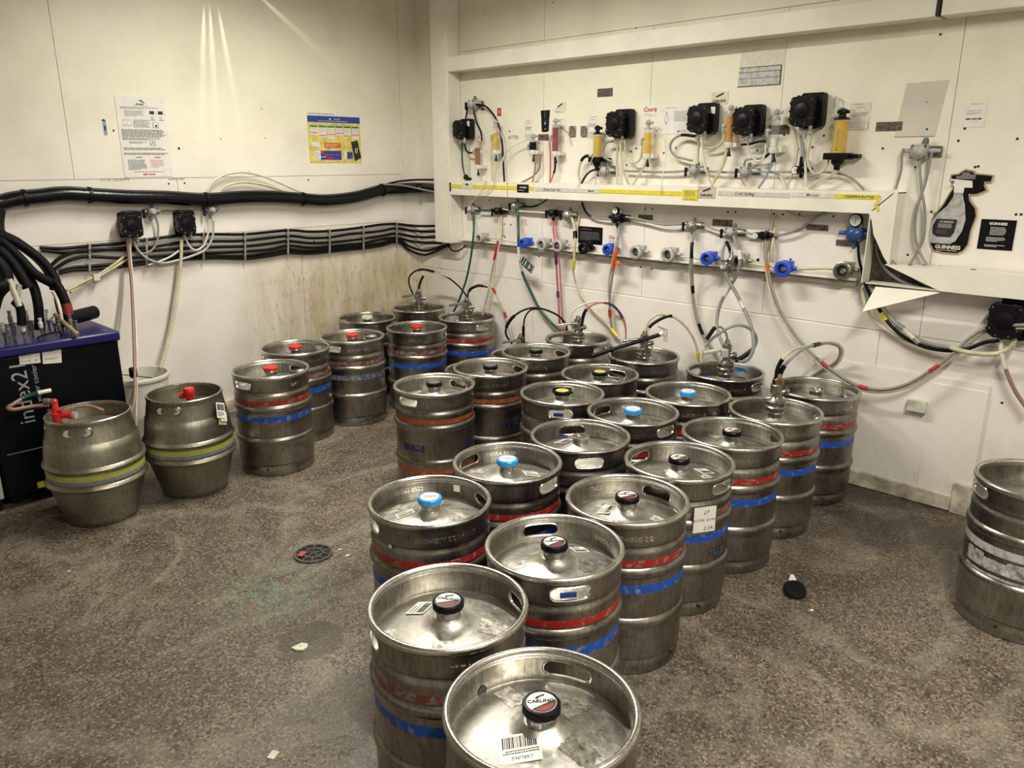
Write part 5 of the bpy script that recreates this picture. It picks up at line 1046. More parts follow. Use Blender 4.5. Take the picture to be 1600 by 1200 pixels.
# couplers and their hoses
def coupler(key, label, lever=WHITEP, boot=False, z=.527, side=-1):
    x, y = KEGS[key]
    if key == 'H2': z -= .173
    t = empty('keg_coupler', (x, y, z), YAW); t.scale = (1.15, 1.15, 1.5 if key in ('K9', 'K33') else 1.25)
    MB().prof((0, 0, 0), (0, 0, .075), [(.030, 0), (.038, .06), (.038, .2), (.033, .25), (.036, .3), (.036, .42), (.024, .5), (.017, .6), (.017, 1)], 24).build('collar', OLDCH, t)
    MB().prof((0, 0, .072), (0, 0, .115), [(.017, 0), (.020, .2), (.020, .6), (.013, .7), (.010, 1)], 16).build('stem', BRASS if key in ('K9',) else OLDCH, t)
    m = MB(); m.prof((.012, 0, .055), (.045, 0, .062), [(.010, 0), (.010, .5), (.013, .55), (.009, 1)], 12); m.build('gas_inlet', OLDCH, t)
    m = MB(); (lever is None) or m.box((side*.05, -.01, .085), (.09, .022, .012), 0, Matrix.Rotation(.15*side, 4, 'Y')); m.box((side*.012, -.01, .07), (.03, .03, .03)); m.build('lever', lever or OLDCH, t, bev=.004)
    tag(t, label, 'coupler', None); return t
coupler('K9', 'metal coupler with a ribbed black boot on the right tapped keg', None); coupler('K33', 'dirty metal coupler with a pale lever on the keg with blue plastic', simple('pale_lever', (.52, .48, .46), .4))
coupler('K16', 'metal coupler beside the white end of the black cleaning tube', CHROME); coupler('K17', 'metal coupler on the keg with pink and white hoses', CHROME)
coupler('K22', 'metal coupler with a dark lever on the keg under the column of trunking', DGREY); coupler('K23', 'metal coupler on the keg standing in the corner', DGREY); coupler('H2', 'coupler of the low hidden keg, only its black hose boot in view', DGREY)
def kp(key, px, py, d=0.0):                                      # a point in the depth plane of a keg
    x, y = KEGS[key]; q = Vector((x, y, 0))-_fh*d; dd = ray(px, py); s = (q-CAM).dot(_fh)/dd.dot(_fh); return CAM+dd*s
def khose(label, mat, r, key, pts, tail=(), sleeves=(), head=()):
    P = [h for h in head]+[kp(key, p[0], p[1], p[2] if len(p) > 2 else 0) for p in pts]+[onB(*p) for p in tail]
    return hose(label, mat, r, P, sleeves=sleeves)
khose('cream hose rising from the ribbed boot of the right coupler', CREAMT, .0065, 'K9', [(1213, 594), (1214, 580), (1219, 567), (1228, 555), (1243, 545, -.08), (1262, 541, -.18), (1275, 540, -.26)], [(1300, 535, .16), (1312, 540, .10), (1317, 549, .07), (1313, 562, .05), (1300, 574, .03), (1285, 580, .025), (1268, 590, .02)], [(.0, .10, BLACK, 1.45)])
khose('dark hose rising from the ribbed boot of the right coupler and looping back', GREYT, .007, 'K9', [(1215, 598), (1219, 585), (1226, 571), (1240, 557), (1256, 545, -.1), (1274, 539, -.2)], [(1292, 536, .22), (1310, 541, .14), (1313, 551, .10), (1309, 562, .07), (1298, 571, .045), (1282, 580, .03), (1265, 590, .025)], [(.0, .09, BLACK, 1.45), (.40, .47, BLACK, 1.5)])
MB().prof(kp('K9', 1212, 604), kp('K9', 1213, 590), [(.014, 0), (.017, .3), (.015, .7), (.011, 1)], 16).build('hose_boot', BLACK); o = bpy.data.objects['hose_boot']; tag(o, 'ribbed black rubber boot on the right coupler', 'hose boot')
khose('dark hose forming a big loop above the keg with blue plastic', GREYT, .008, 'K33', [(1096, 562), (1098, 548), (1110, 532), (1127, 519), (1141, 511), (1156, 508), (1171, 513), (1180, 523), (1182, 535), (1176, 546), (1166, 554), (1155, 561), (1140, 566)], sleeves=[(.80, .95, BLACK, 1.6), (.0, .08, CREAMT, 1.2)])
khose('short black sleeved hose end above the left of the keg with blue plastic', GREYT, .006, 'K33', [(1104, 530), (1109, 523), (1115, 514), (1121, 510), (1128, 512), (1135, 522), (1137, 535), (1138, 552)], sleeves=[(.0, .35, BLACK, 1.8)])
khose('cream hose arching right from the coupler by the black cleaning tube down to the wall', CREAMT, .007, 'K16', [(1022, 548), (1012, 532), (1009, 518), (1013, 503), (1026, 492), (1042, 492), (1056, 497), (1072, 511), (1084, 530), (1090, 550), (1092, 572)], sleeves=[(.86, .90, YEL, 1.4)])
khose('pale hose from the same coupler with a ribbed black sleeve', PALE, .006, 'K16', [(1011, 545), (1010, 528), (1014, 512), (1026, 502), (1040, 495), (1050, 494), (1062, 501)], sleeves=[(.42, .78, BLACK, 1.6), (.0, .12, BRASS, 1.6)])
khose('white hose arching above the keg with pink hoses', PALE, .006, 'K17', [(905, 528), (897, 520), (892, 503), (893, 490), (901, 481), (916, 474), (936, 471), (950, 472)])
khose('pink hose arching above the same keg down to its right', PINKT, .0065, 'K17', [(908, 522), (909, 506), (913, 489), (921, 479), (936, 473), (951, 474), (963, 482), (973, 497), (978, 515), (978, 538)], sleeves=[(.05, .25, BLACK, 1.6), (.50, .68, PURP, 1.3)])
khose('black hose arching left above the hidden tapped keg', BLKT, .0065, 'H2', [(885, 520, -.0), (885, 508), (873, 494), (855, 485), (836, 481), (817, 485), (800, 497), (791, 512), (791, 524), (800, 537)], sleeves=[(.70, .80, BLACK, 1.7)])
khose('second black hose of the hidden tapped keg with a long black boot', BLKT, .0055, 'H2', [(842, 483), (830, 484), (821, 494), (818, 510), (818, 525), (819, 545)], sleeves=[(.50, .9, BLACK, 1.7), (.9, 1, BRASS, 1.7)])
khose('white thin tie hanging from the top of the black arch', PALE, .003, 'H2', [(836, 482), (833, 488), (832, 500), (833, 514), (832, 519)])
khose('thin white hose from the coupler under the column', PALE, .0045, 'K22', [(738, 484), (743, 478), (747, 468), (750, 450), (755, 439), (761, 438)])
khose('black boot hose curving left above the coupler under the column', BLKT, .006, 'K22', [(731, 470), (731, 460), (735, 452), (742, 448), (750, 446), (762, 449)], sleeves=[(.35, .85, BLACK, 1.7)])
khose('cream hose arching right from the coupler under the column to the low keg', CREAMT, .0075, 'K22', [(757, 440), (764, 443), (772, 454), (779, 468), (786, 483), (791, 497)], [(797, 515, .05), (801, 535, .04)], [(.22, .27, REDP, 1.3), (.55, .60, INKR, 1.3), (.66, .72, GREYP, 1.2)])
khose('black hose arching from the corner keg coupler over to its neighbour', BLKT, .006, 'K23', [(655, 470), (645, 458), (640, 447), (639, 435), (645, 426), (658, 421), (672, 423), (690, 429, .05), (706, 438, .1), (722, 453, .2), (733, 470, .3), (739, 486, .35)], sleeves=[(.28, .4, BLACK, 1.6)])
khose('cream hose rising inside the black arch of the corner keg', CREAMT, .005, 'K23', [(654, 470), (654, 455), (656, 443), (662, 431), (672, 425), (684, 427, .04), (702, 433, .1)], sleeves=[(.18, .42, BLACK, 1.7)])
# ring main pieces between sockets
hose('white hose between the leftmost grey and the leftmost blue socket', PALE, .006, [(764, 371, .05), (785, 374), (806, 379)])
hose('cream hose between the hung coupler socket and the rightmost blue socket', CREAMT, .007, [(1172, 411, .05), (1190, 415), (1212, 417)])
hose('cream hose between the rightmost blue and the chrome socket', CREAMT, .0075, [(1240, 420, .05), (1265, 420), (1290, 419), (1306, 421)])
hose('pale hose along the rail left of the black socket', PALE, .005, [(885, 385, .05), (896, 386), (904, 387)])
hose('pale hose along the rail right of the third grey socket', PALE, .005, [(1058, 400, .05), (1075, 402), (1094, 405)])
hose('white pipe along the wall between the left black and silver valves', PALE, .006, [(785, 327, .035), (815, 330), (858, 333)])
hose('dark hose from the shelf down to the black gauge valve', GREYT, .006, [(909, 316, .03), (916, 332), (930, 341), (955, 343, .035)], sleeves=[(0, .35, BLACK, 1.1)])
hose('grey hose sagging right from the black gauge valve', GREYT, .0065, [(978, 339, .04), (1005, 344), (1035, 351), (1068, 350, .04)])
hose('grey hose from the silver valve to the round grey valve', GREYT, .0055, [(1098, 351, .04), (1112, 357), (1130, 362, .04)])
hose('grey hose from the round grey valve to the black dial valve', GREYT, .0055, [(1156, 363, .04), (1172, 365), (1188, 367, .035)])
hose('grey hose rising right from the black dial valve to the shelf', GREYT, .0065, [(1206, 369, .035), (1232, 364), (1256, 353), (1278, 338), (1292, 330, .03)])
hose('green hose between the leftmost valve and the left black valve', GRNT, .006, [(748, 328, .045), (760, 329), (770, 328)])
hose('green and black hose drooping from the silver valve to the shelf', GRNT, .006, [(816, 322, .045), (832, 323), (845, 318), (856, 311)], sleeves=[(0, .5, BLACK, 1.1)])
hose('thin cream tube arching under the right of the shelf trunking', CREAMT, .005, [(1228, 330, .02), (1250, 338), (1280, 337), (1305, 331)])
hose('black hose curving down from the blue regulator', BLKT, .007, [(1341, 383, .05), (1342, 402), (1347, 425, .04), (1353, 447), (1362, 468)])
hose('black thin hoses drooping below the column of trunking', BLKT, .0055, [(700, 383, .06), (706, 391), (716, 392), (728, 384, .04)])
hose('black cable inside the split corner of the trunking', BLKT, .010, [(1372, 360, .04), (1378, 385), (1392, 410, .06), (1420, 432, .06), (1450, 448, .05), (1490, 455, .04)])
hose('dark grey cable inside the split corner of the trunking', GREYT, .007, [(1368, 380, .03), (1374, 405), (1388, 425, .05), (1415, 442, .05), (1450, 450, .05)])
hose('grey cable nearest the opening of the split trunking', GREYT, .009, [(1378, 372, .06), (1384, 396), (1400, 415, .08), (1425, 430, .08), (1452, 447, .06)])
hose('cream hose dropping from the split trunking and sweeping right', CREAMT, .009, [(1347, 445, .05), (1350, 470), (1362, 497), (1382, 513), (1404, 526), (1430, 536), (1460, 545)])
hose('thick black hose sweeping from the split trunking to the low right pump', BLKT, .009, [(1353, 445, .07), (1366, 470), (1385, 500), (1402, 518), (1420, 531), (1448, 543), (1484, 548), (1512, 545), (1538, 535), (1563, 532, .08)], sleeves=[(.23, .27, YEL, 1.3)])
hose('thick grey hose following the thick black hose to the low right pump', GREYT, .0095, [(1358, 445, .08), (1372, 468), (1391, 496), (1408, 513), (1428, 526), (1452, 537), (1485, 543), (1505, 549), (1535, 553), (1560, 552), (1578, 543), (1586, 529, .08)], sleeves=[(.66, 1, CREAMT, 1.1)])
t = empty('hose_clamp', onB(1418, 523, .08)); MB().cyl((-.05, 0, .04), (-.02, 0, .022), .014, None, 12).build('nut', GREYT, t); MB().cyl((-.02, -.005, .022), (.03, -.005, -.012), .012, None, 12).build('barrel', PALE, t); MB().cyl((.03, 0, -.012), (.055, 0, -.03), .014, None, 12).build('nut', GREYT, t); tag(t, 'small two ended hose connector on the thick hoses at the right', 'connector')
hose('brown and cream hose hanging from the low right pump to the right edge', BRNT, .0085, [(1563, 526, .076), (1565, 553, .08), (1574, 584), (1588, 614), (1606, 640)], sleeves=[(0, .35, PALE, 1.15)])
p = onB(730, 277, .05); t = empty('black_fitting', (p.x, p.y, 1.447)); MB().sph((-.012, 0, .022), .02).build('knob', BLACK, t); MB().cyl((0, 0, .012), (.035, 0, .012), .010, None, 14).build('stub', BLACK, t); tag(t, 'black plastic fitting lying on the left end of the shelf trunking', 'fitting')
# black tube lying on the kegs
a = onZ(925, 556, .546); b = kp('K16', 1031, 523, .05); m = MB(); m.cyl(a, b, .011); tb = m.build('cleaning_tube', BLACK); tag(tb, 'long black cleaning tube leaning across two kegs with a white handle', 'tube')
c = kp('K16', 1036, 520, .05); m = MB(); m.cyl(b, c, .014, None, 12); m.build('grip', WHITEP, tb); m = MB(); m.cyl(kp('K16', 1028, 508, .05), kp('K16', 1041, 514, .05), .011, None, 12); m.cyl(kp('K16', 1040, 513, .05), kp('K16', 1040, 534, .05), .010, None, 12); m.build('handle', WHITEP, tb)
MB().cyl(a+(b-a)*.27, a+(b-a)*.31, .017, None, 12).build('band', BLACK, tb)
# ------------------------------------------------------------ left wall pipes
pts = [(-60, 330, .10), (-30, 322, .08), (0, 317, .06), (24, 311), (62, 307), (100, 303), (140, 305), (200, 308), (260, 309), (322, 312), (380, 308), (430, 308), (473, 311), (510, 313), (555, 308), (597, 297), (630, 295), (660, 294, .05), (690, 296, .05)]
o = hose('thick black insulated pipe running along the whole left wall', TAPE, .040, pts, 'L', name='insulated_pipe', cat='pipe')
P = curvepts('L', pts)
for px in (38, 140, 322, 473, 598):
    i = min(range(len(P)), key=lambda j: abs(800+FPX*(P[j]-CAM).dot(_rt)/(P[j]-CAM).dot(_fw)-px))
    s = MB().tube([P[i]-(P[i+1]-P[i-1]).normalized()*.008, P[i], P[i]+(P[i+1]-P[i-1]).normalized()*.008], .0445, 20).build('strap', BLACK, o)
hose('thin dark hose running along the top of the thick black pipe near the corner', BLKT, .007, [(590, 292, .08), (620, 284, .06), (650, 281, .05), (682, 281, .05)], 'L')
hose('thin grey hose lying across the thick black pipe near the corner', GREYT, .006, [(600, 288, .10), (630, 290, .105), (660, 296, .10), (680, 300, .08)], 'L')
hose('upper pale coiled hose rising above the thick black pipe', PALE, .007, [(322, 305, .05), (332, 285), (352, 273), (380, 269), (410, 275), (440, 287), (470, 300), (490, 306)], 'L')
hose('lower cream coiled hose rising above the thick black pipe', CREAMT, .007, [(340, 305, .04), (352, 291), (378, 285), (408, 288), (440, 297), (465, 306)], 'L')
lines = [[(62, 387), (100, 388), (140, 384), (190, 380), (235, 374), (280, 368), (330, 366), (383, 366), (450, 360), (483, 362), (515, 361), (545, 358), (568, 355), (595, 351), (620, 350), (650, 353), (690, 353)],
 [(64, 391), (100, 394), (140, 392), (190, 388), (235, 386), (290, 378), (340, 377), (383, 376), (450, 369), (483, 372), (515, 371), (545, 366), (568, 364), (595, 361), (620, 357), (650, 361), (690, 362)],
 [(76, 418), (95, 402), (118, 393), (140, 390), (190, 390), (235, 391), (290, 388), (340, 386), (383, 385), (420, 381), (450, 377), (483, 380), (515, 379), (545, 376), (568, 373), (595, 369), (620, 365), (650, 370), (690, 371)],
 [(84, 421), (105, 408), (125, 402), (140, 401), (190, 403), (235, 401), (290, 397), (340, 395), (383, 393), (420, 390), (450, 384), (483, 387), (515, 385), (545, 382), (568, 380), (595, 374), (620, 372), (650, 378), (690, 380)],
 [(92, 424), (115, 418), (140, 416), (190, 412), (235, 407), (290, 401), (340, 400), (383, 400), (420, 395), (450, 390), (483, 392), (515, 389), (545, 386), (568, 384), (595, 380), (622, 375), (640, 385), (665, 392), (690, 385), (700, 382)],
 [(92, 427), (115, 422), (140, 421), (190, 416), (235, 411), (290, 405), (340, 403), (383, 404), (420, 400), (450, 395), (483, 396), (515, 393), (545, 390), (568, 388), (595, 384), (622, 378), (640, 391), (665, 398), (690, 388), (702, 383)]]
for i, (ln, lab) in enumerate(zip(lines, ('topmost', 'second', 'third', 'fourth', 'fifth', 'lowest'))):
    hose(lab+' of the six thin black cables strung along the left wall', BLKT, .0092, [(x, y, .03) for x, y in ln], 'L', name='cable', group='black cables on the left wall', cat='cable')
for j, px in enumerate((140, 229, 318, 383, 450, 515, 568, 620)):
    h0, v0 = Vpx('L', px, 390, .04); t = empty('cable_clip_row', (WL+.002, h0, v0), PI/2)
    for ln in lines:
        for (a, b) in zip(ln, ln[1:]):
            if a[0] <= px <= b[0]:
                y = a[1]+(b[1]-a[1])*(px-a[0])/(b[0]-a[0]); h, v = Vpx('L', px, y, .04)
                MB().box((h-h0, -.028, v-v0), (.012, .030, .024)).build('clip', ALU, t, bev=.002); break
    tag(t, 'vertical row of metal cable clips on the left wall, '+('first', 'second', 'third', 'fourth', 'fifth', 'sixth', 'seventh', 'eighth')[j]+' from the left', 'clips', 'cable clip rows')
hose('grey hose from the left grey wall valve looping down to the left pump', GREYT, .006, [(243, 338, .045), (247, 352), (246, 375), (240, 388), (228, 396), (216, 392), (207, 378)], 'L')
hose('pale grey hose hanging in a long loop below both left wall pumps', simple('silver_tube', (.42, .42, .43), .3), .007, [(209, 376, .07), (215, 390), (232, 405), (255, 411), (280, 406), (305, 398), (322, 389), (332, 370), (334, 345)], 'L')
hose('second pale hose looping up to the right grey wall valve', PALE, .006, [(290, 372, .07), (296, 385), (306, 391), (318, 384), (325, 365), (327, 343)], 'L')
hose('pale hose from the right pump curving down left', PALE, .006, [(285, 376, .06), (283, 388), (268, 400), (250, 408), (232, 414)], 'L')
hose('brown hose hanging from the left wall pump down behind the left cask', BRNT, .0085, [(199, 374, .075), (201, 400), (205, 440, .12), (208, 500, .22), (210, 560, .35), (211, 610, .45), (208, 635, .52), (200, 652, .6)], 'L')
hose('silver hose beside the brown hose from the left wall pump', PALE, .006, [(203, 374, .075), (204, 400), (208, 440, .11), (212, 500, .20), (214, 560, .32), (213, 640, .40), (212, 700, .44)], 'L')
hose('beige hose from the right wall pump into the white bin', CREAMT, .010, [(283, 374, .075), (283, 400), (280, 430), (274, 480, .1), (266, 520, .12), (255, 562, .16), (250, 575, .17)], 'L')
hose('upper beige hose slanting from the cables down to the cooler', CREAMT, .0075, [(200, 395, .03), (185, 408, .04), (165, 422), (148, 432), (125, 443, .08), (104, 454, .12)], 'L')
hose('lower beige hose slanting from the cables down to the cooler', CREAMT, .0075, [(205, 400, .03), (185, 414, .04), (160, 429), (135, 443), (110, 457, .1)], 'L')
wbox('hose_clip', 'L', 143, 428, 154, 437, .03, WHITEP, 'white clip holding the two beige hoses on the left wall', 'clip', off=.03)

# ------------------------------------------------------------ cooler
FX = .70; OF = FX-WL
def cq(px, py, off=OF): return Vpx('L', px, py, off)
yR, zT = cq(182, 517); yL = cq(14, 785)[0]; 
t = empty('water_cooler', ((FX+.12)/2, (yL+yR)/2, 0)); cy = (yL+yR)/2; W = yR-yL; zt = .775
rbox((0, 0, (.06+zt-.05)/2), (FX-.12, W, zt-.05-.06), 'cabinet', COOLB, t, .008)
rbox((.004, 0, zt-.025), (FX-.12+.03, W+.02, .05), 'lid', NAVY, t, .012)
for sx in (-1, 1):
    for sy in (-1, 1):
        m = MB(); m.cyl((sx*.22-.012, sy*(W/2-.05), .031), (sx*.22+.012, sy*(W/2-.05), .031), .03, None, 18); m.box((sx*.22, sy*(W/2-.05), .052), (.04, .05, .02)); m.build('caster', BLACK, t)
tag(t, 'black water cooler cabinet with a navy lid and grey lettering reading index21', 'cooler')
def onfront(o, px, py, d=.0): h, v = cq(px, py); o.parent = t; o.location = (FX-t.location.x+d, h-cy, v); o.rotation_euler = (0, 0, PI/2); return o
for (px, py, w, h, its, tilt) in ((46, 556, .085, .075, [('p', .05, .5, .95, .92, 5, 0), ('r', .5, .05, .505, .45, 0), ('t', .3, .2, 'A comt', .16, 0), ('t', .8, .2, '43', .16, 0)], .06), (81, 553, .08, .09, [('p', .1, .6, .8, .8, 2, 1), ('p', .1, .2, .9, .32, 2, 1)], .1)):
    o = MB().box((0, 0, 0), (w, .001, h)).build('paper_label', PAPER); onfront(o, px, py, .001); o.rotation_euler = (0, tilt, PI/2)
    m = MB(); draw(m, its, w, h, .0006); m.build('print', [INK, INKG], o, smooth=False)
m = MB(); vs, fs = text_geo('index21', .095, 0, 3, 'LEFT'); Lt = max(v[0] for v in vs); m.add([(-y, 0, x-Lt) for x, y, z in vs], fs); vs, fs = text_geo('water cooler', .034, 0, 3, 'LEFT'); L2_ = max(v[0] for v in vs); m.add([(-y+.060, 0, x-L2_-.012) for x, y, z in vs], fs)
o = m.build('lettering', simple('silver_print', (.32, .33, .36), .4), smooth=False); onfront(o, 28, 570, .0025)
o = MB().box((0, 0, 0), (.03, .001, .03)).build('warning_label', YEL); onfront(o, 64, 757, .001)
m = MB(); m.box((.0, 0, 0), (.004, W*.9, .004)); o = m.build('panel_seam', INKG, t); o.location = (FX-t.location.x, 0, .27)
# unit beside the cooler
m = MB(); h, v = cq(10, 700); y1 = yL-.012; m.box((.42, y1-.15, .30), (.55, .3, .48)); o = m.build('equipment_cabinet', simple('cabinet_grey', (.45, .44, .40), .5), bev=.006); tag(o, 'pale grey cabinet edge left of the black cooler', 'cabinet')
o['label'] = 'pale grey cabinet edge at the left border beside the black cooler'
MB().cyl((.66, y1-.04, .03), (.69, y1-.04, .03), .03, None, 18).build('caster', BLACK, o); MB().box((.42, y1-.15, .05), (.5, .26, .06)).build('plinth', BLACK, o)
# fittings and pipes on the cooler
def lq(px, py, off): return onL(px, py, off)
r = random.Random(11)
m0 = None
fit = [(8, 528, .52), (24, 530, .55), (38, 527, .57), (52, 526, .48), (66, 522, .54), (94, 520, .6), (105, 519, .52), (112, 517, .6), (120, 516, .6), (76, 505, .4), (85, 508, .42), (20, 520, .35), (45, 515, .3), (98, 512, .45), (70, 520, .45), (15, 533, .6)]
fit.sort(); cnt = {'white': 0, 'dark': 0}; ORD = ('first', 'second', 'third', 'fourth', 'fifth', 'sixth', 'seventh', 'eighth')
for i, (px, py, off) in enumerate(fit):
    b = lq(px, py, off); b.z = zt
    t2 = empty('pipe_fitting', b); hh = r.uniform(.05, .09)
    MB().prof((0, 0, 0), (0, 0, hh), [(.005, 0), (.005, .35), (.009, .4), (.010, .7), (.007, .75), (.009, .9), (.006, 1)], 12).build('stem', OLDCH if i % 3 else DGREY, t2); MB().prof((0, 0, hh*.6), (0, 0, hh*1.25), [(.010, 0), (.011, .5), (.007, .6), (.009, 1)], 12).build('collar', WHITEP if i in (0, 4, 5, 7, 8, 9, 10, 13) else DGREY, t2)
    cl = 'white' if i in (0, 4, 5, 7, 8, 9, 10, 13) else 'dark'; tag(t2, '%s push fitting on the navy cooler lid, %s %s one from the left' % (cl, ORD[cnt[cl]], cl), 'fitting', cl+' fittings on the cooler lid'); cnt[cl] += 1
foam = [('upper right', [(-20, 368, .35), (10, 372, .38), (40, 388, .40), (70, 412, .42), (88, 440, .45), (92, 470, .5), (100, 500, .52)], .021),
 ('second', [(-20, 372, .40), (5, 380, .44), (30, 402, .47), (55, 428, .5), (80, 442, .5), (85, 445, .5)], .023),
 ('third', [(-20, 385, .45), (0, 392, .5), (20, 412, .52), (36, 436, .55), (44, 450, .56)], .024),
 ('fourth', [(-25, 400, .5), (-5, 408, .55), (8, 425, .57), (10, 440, .58), (-2, 448, .6), (-25, 450, .6)], .028),
 ('lower', [(-20, 450, .45), (-8, 440, .48), (10, 446, .5), (-2, 462, .52), (-10, 490, .52)], .022),
 ('inner', [(35, 420, .42), (46, 436, .46), (54, 452, .48), (60, 480, .5), (62, 515, .5)], .022),
 ('near left', [(22, 470, .58), (30, 478, .58), (33, 490, .58), (34, 508, .58)], .020),
 ('back', [(0, 330, .12), (-2, 350, .2), (2, 366, .3), (25, 378, .36), (60, 404, .36), (80, 430, .4), (86, 452, .4)], .024)]
for lab, pts, rad in foam:
    hose(lab+' black foam insulated pipe bending down onto the cooler', RUB, rad, pts, 'L', name='foam_pipe', cat='pipe')
hose('ribbed grey and white hose among the foam pipes above the cooler', PALE, .013, [(14, 436, .6), (19, 450, .6), (24, 462, .6), (30, 478, .6)], 'L'); hose('short ribbed hose joining it from the right above the cooler', simple('ribbed_grey', (.3, .29, .25), .5), .012, [(30, 445, .58), (28, 458, .59), (26, 470, .6)], 'L')
hose('clear bent tube on the cooler lid below the foam pipes', PALE, .008, [(82, 455, .58), (89, 468, .58), (94, 485, .6), (97, 503, .6)], 'L')
hose('black foam pipe with a red band at the right of the cooler lid', RUB, .021, [(84, 440, .5), (93, 450, .53), (100, 465, .55), (106, 484, .56), (104, 505, .56)], 'L', sleeves=[(.62, .70, simple('dark_red_tape', (.22, .02, .02), .5), 1.08)], name='foam_pipe', cat='pipe')
m = MB(); a = lq(96, 505, .5); b = lq(147, 487, .38); a.z = zt+.035+.02; b.z = a.z; m.cyl(a, b, .034, None, 24); m.cyl(a+(b-a)*.97, b+(b-a)*.004, .030, None, 24, 1); tag(m.build('motor', [BLACK, INKG]), 'fat black cylinder lying on the right of the cooler lid', 'motor')
m = MB(); a = lq(88, 507, .56); b = lq(122, 528, .69); a.z = zt+.10; b.z = zt+.012; m.prof(a, b, [(.010, 0), (.011, .9), (.012, .93), (.012, 1)], 16); tag(m.build('wooden_stick', WOOD), 'short wooden stick leaning over the right corner of the cooler lid', 'stick')
m = MB(); pp = [lq(60, 533, .62), lq(60, 527, .62), lq(78, 521, .62), lq(95, 519, .62), lq(95, 526, .62)]; pp[0].z = zt; pp[-1].z = zt; m.tube(smoothpath(pp), .004, 6); tag(m.build('lid_handle', BLACK), 'thin black wire handle at the front of the cooler lid', 'handle')

# ------------------------------------------------------------ white bin
c = onZ(211, 583, .42); c = Vector((max(c.x, WL+.19), c.y, 0)); t = empty('white_bin', c)
n = 56; rows = [(.0, .006), (.135, .0), (.14, .004), (.152, .15), (.160, .30), (.166, .385), (.172, .39), (.176, .40), (.176, .415), (.172, .42), (.166, .418), (.163, .40), (.156, .30), (.145, .12), (.133, .012), (0, .012)]
m = MB(); m.v = [(rr*math.cos(2*PI*i/n), rr*math.sin(2*PI*i/n), z) for rr, z in rows for i in range(n)]
for j in range(len(rows)-1):
    for i in range(n): m.f.append((j*n+i, j*n+(i+1) % n, (j+1)*n+(i+1) % n, (j+1)*n+i)); m.m.append(0)
m.build('body', BUCKET, t); tag(t, 'round white bin with a thin wire handle between the cooler and the right cask', 'bin')
m = MB(); a = Vector((-.12, -.13, .42)); b = Vector((.165, .04, .415)); m.tube([a, (a+b)/2+Vector((0, 0, .005)), b], .003, 6); m.build('wire_handle', INK, t)
q = onL(208, 582, .36); m = MB(); m.box((0, 0, 0), (.03, .04, .06)); o = m.build('hose_float', BLACK, bev=.01); o.location = q; tag(o, 'black plastic block on the hanging brown hose in front of the bin', 'hose weight')
# hoses on the first cask
hz = .47
def cz(px, py, z=.50): return onZ(px, py, z)
hose('brown hose looping left from the red tap and back across the cask', BRNT, .009, [cz(79, 610, .555), cz(60, 614, .555), cz(40, 620, .545), cz(20, 632, .53), cz(12, 637, .52), cz(22, 640, .51), cz(50, 635, .505), cz(76, 633, .505)], sleeves=[(.14, .26, GRNT, 1.25), (.0, .14, PALE, 1.15)])
hose('brown hose from the right side of the red tap lying across the cask top', BRNT, .008, [cz(118, 636, .50), cz(135, 634, .50), cz(150, 637, .49), cz(162, 642, .475)])
# ------------------------------------------------------------ floor things
p = onZ(490, 866); t = empty('floor_drain', (p.x, p.y, .0005)); t.scale = (.76, .76, .8); m = MB(); m.cyl((0, 0, .001), (0, 0, .002), .105, None, 40); m.build('pit', INK, t)
m = MB()
for (R_a, R_b) in ((.092, .105), (.045, .055)):
    n = 40; vs = [(rr*math.cos(2*PI*i/n), rr*math.sin(2*PI*i/n), z) for rr, z in ((R_a, .001), (R_a, .009), (R_b, .009), (R_b, .001)) for i in range(n)]
    m.add(vs, [(j*n+i, j*n+(i+1) % n, (j+1)*n+(i+1) % n, (j+1)*n+i) for j in range(3) for i in range(n)])
for i in range(10): m.box((.072, 0, .006), (.045, .007, .006), 0, Matrix.Rotation(i*PI/5, 4, 'Z'))
for i in range(5): m.box((.026, 0, .006), (.045, .007, .006), 0, Matrix.Rotation(i*2*PI/5, 4, 'Z'))
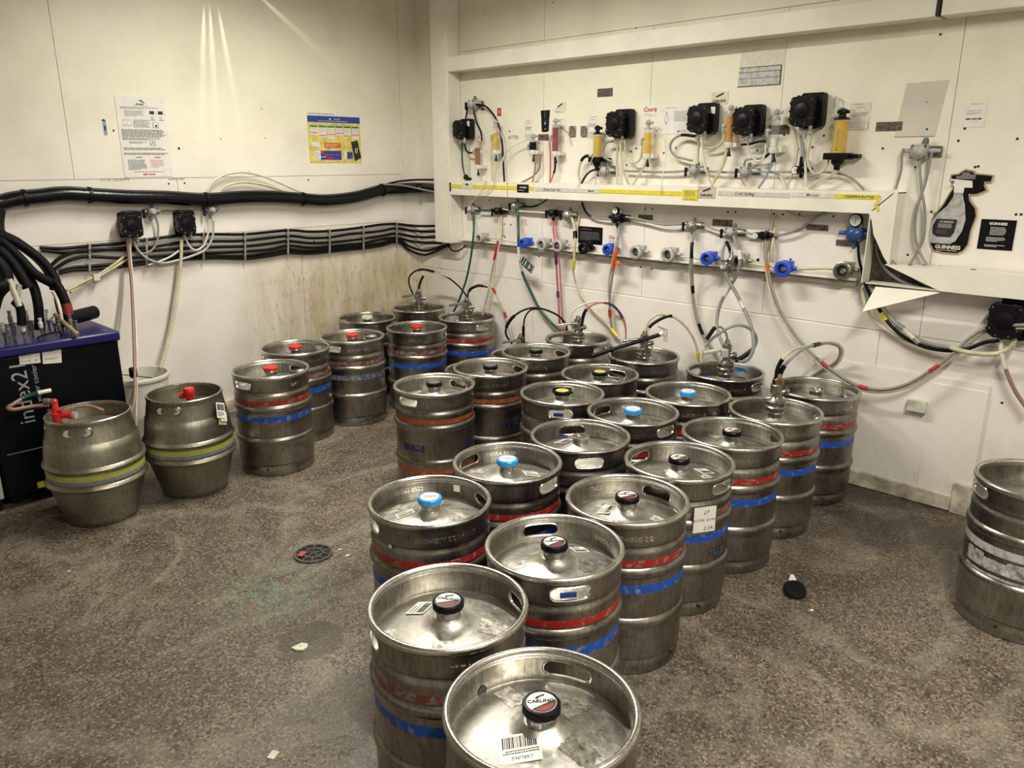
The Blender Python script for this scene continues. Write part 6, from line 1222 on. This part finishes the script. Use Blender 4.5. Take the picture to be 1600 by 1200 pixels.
m.build('grate', simple('drain_iron', (.16, .15, .14), .4, .5, .4, 60), t); o = rbox((0, 0, .012), (.035, .05, .008), 'red_clip', simple('worn_red', (.35, .08, .07), .6), t, .002); q = onZ(466, 870); o.location = (q.x-p.x, q.y-p.y, 0); o.rotation_euler = (0, 0, .5); tag(t, 'round dark floor drain grate with a worn red piece at its edge', 'drain')
p = onZ(470, 1012); m = MB(); m.add([(x, y, z) for z in (.001, .007) for x, y in ((-.03, -.008), (-.012, -.02), (.012, -.02), (.024, -.004), (.02, .014), (-.002, .018))], [(0, 1, 2, 3, 4, 5), (6, 7, 8, 9, 10, 11)]+[(i, (i+1) % 6, (i+1) % 6+6, i+6) for i in range(6)]); vs, fs = text_geo('v', .018); m.add([(x, y, .0075) for x, y, z in vs], fs, 1); o = m.build('tile_chip', [PAPERC, INK], smooth=False); o.location = (p.x, p.y, 0); o.rotation_euler = (0, 0, YAW); tag(o, 'small white chip with a black mark lying on the floor left of the front kegs', 'chip')
def scrap(px, py, w, h, label, rz=.3, mat=PAPERC):
    p = onZ(px, py); o = MB().box((0, 0, .0015), (w, h, .002)).build('paper_scrap', mat); o.location = (p.x, p.y, 0); o.rotation_euler = (0, 0, YAW+rz); tag(o, label, 'scrap')
scrap(427, 1180, .022, .03, 'cream rectangular paper scrap on the floor near the bottom edge', -.3)
scrap(531, 859, .016, .008, 'tiny white scrap on the floor just right of the drain'); scrap(543, 868, .016, .01, 'tiny white scrap on the floor further right of the drain', .8)
scrap(1268, 954, .014, .01, 'tiny white scrap on the floor beside the loose black cap'); scrap(108, 893, .012, .008, 'tiny white scrap on the floor in front of the left cask')
p = onZ(1241, 928); t = empty('loose_cap', (p.x, p.y, .0)); o = lathe_mesh('c', [(.030, 0), (.040, .002), (.042, .018), (.036, .024), (.0, .024)], None, 36, ripple=lambda i, j: .03 if i % 4 < 2 and j == 1 else 0).build('cap_shell', BLACK, t); o.rotation_euler = (.35, .15, 0); o.location = (0, 0, .008)
m = MB(); m.poly([(-.014, 0), (.014, 0), (.014, .016), (.006, .034), (-.006, .034), (-.014, .016)], -.001, .001); o = m.build('pull_tab', PAPER, t); o.location = (-.022, .03, .022); o.rotation_euler = (-.5, 0, YAW); tag(t, 'loose black keg cap with a white tab lying on the floor right of the kegs', 'cap')
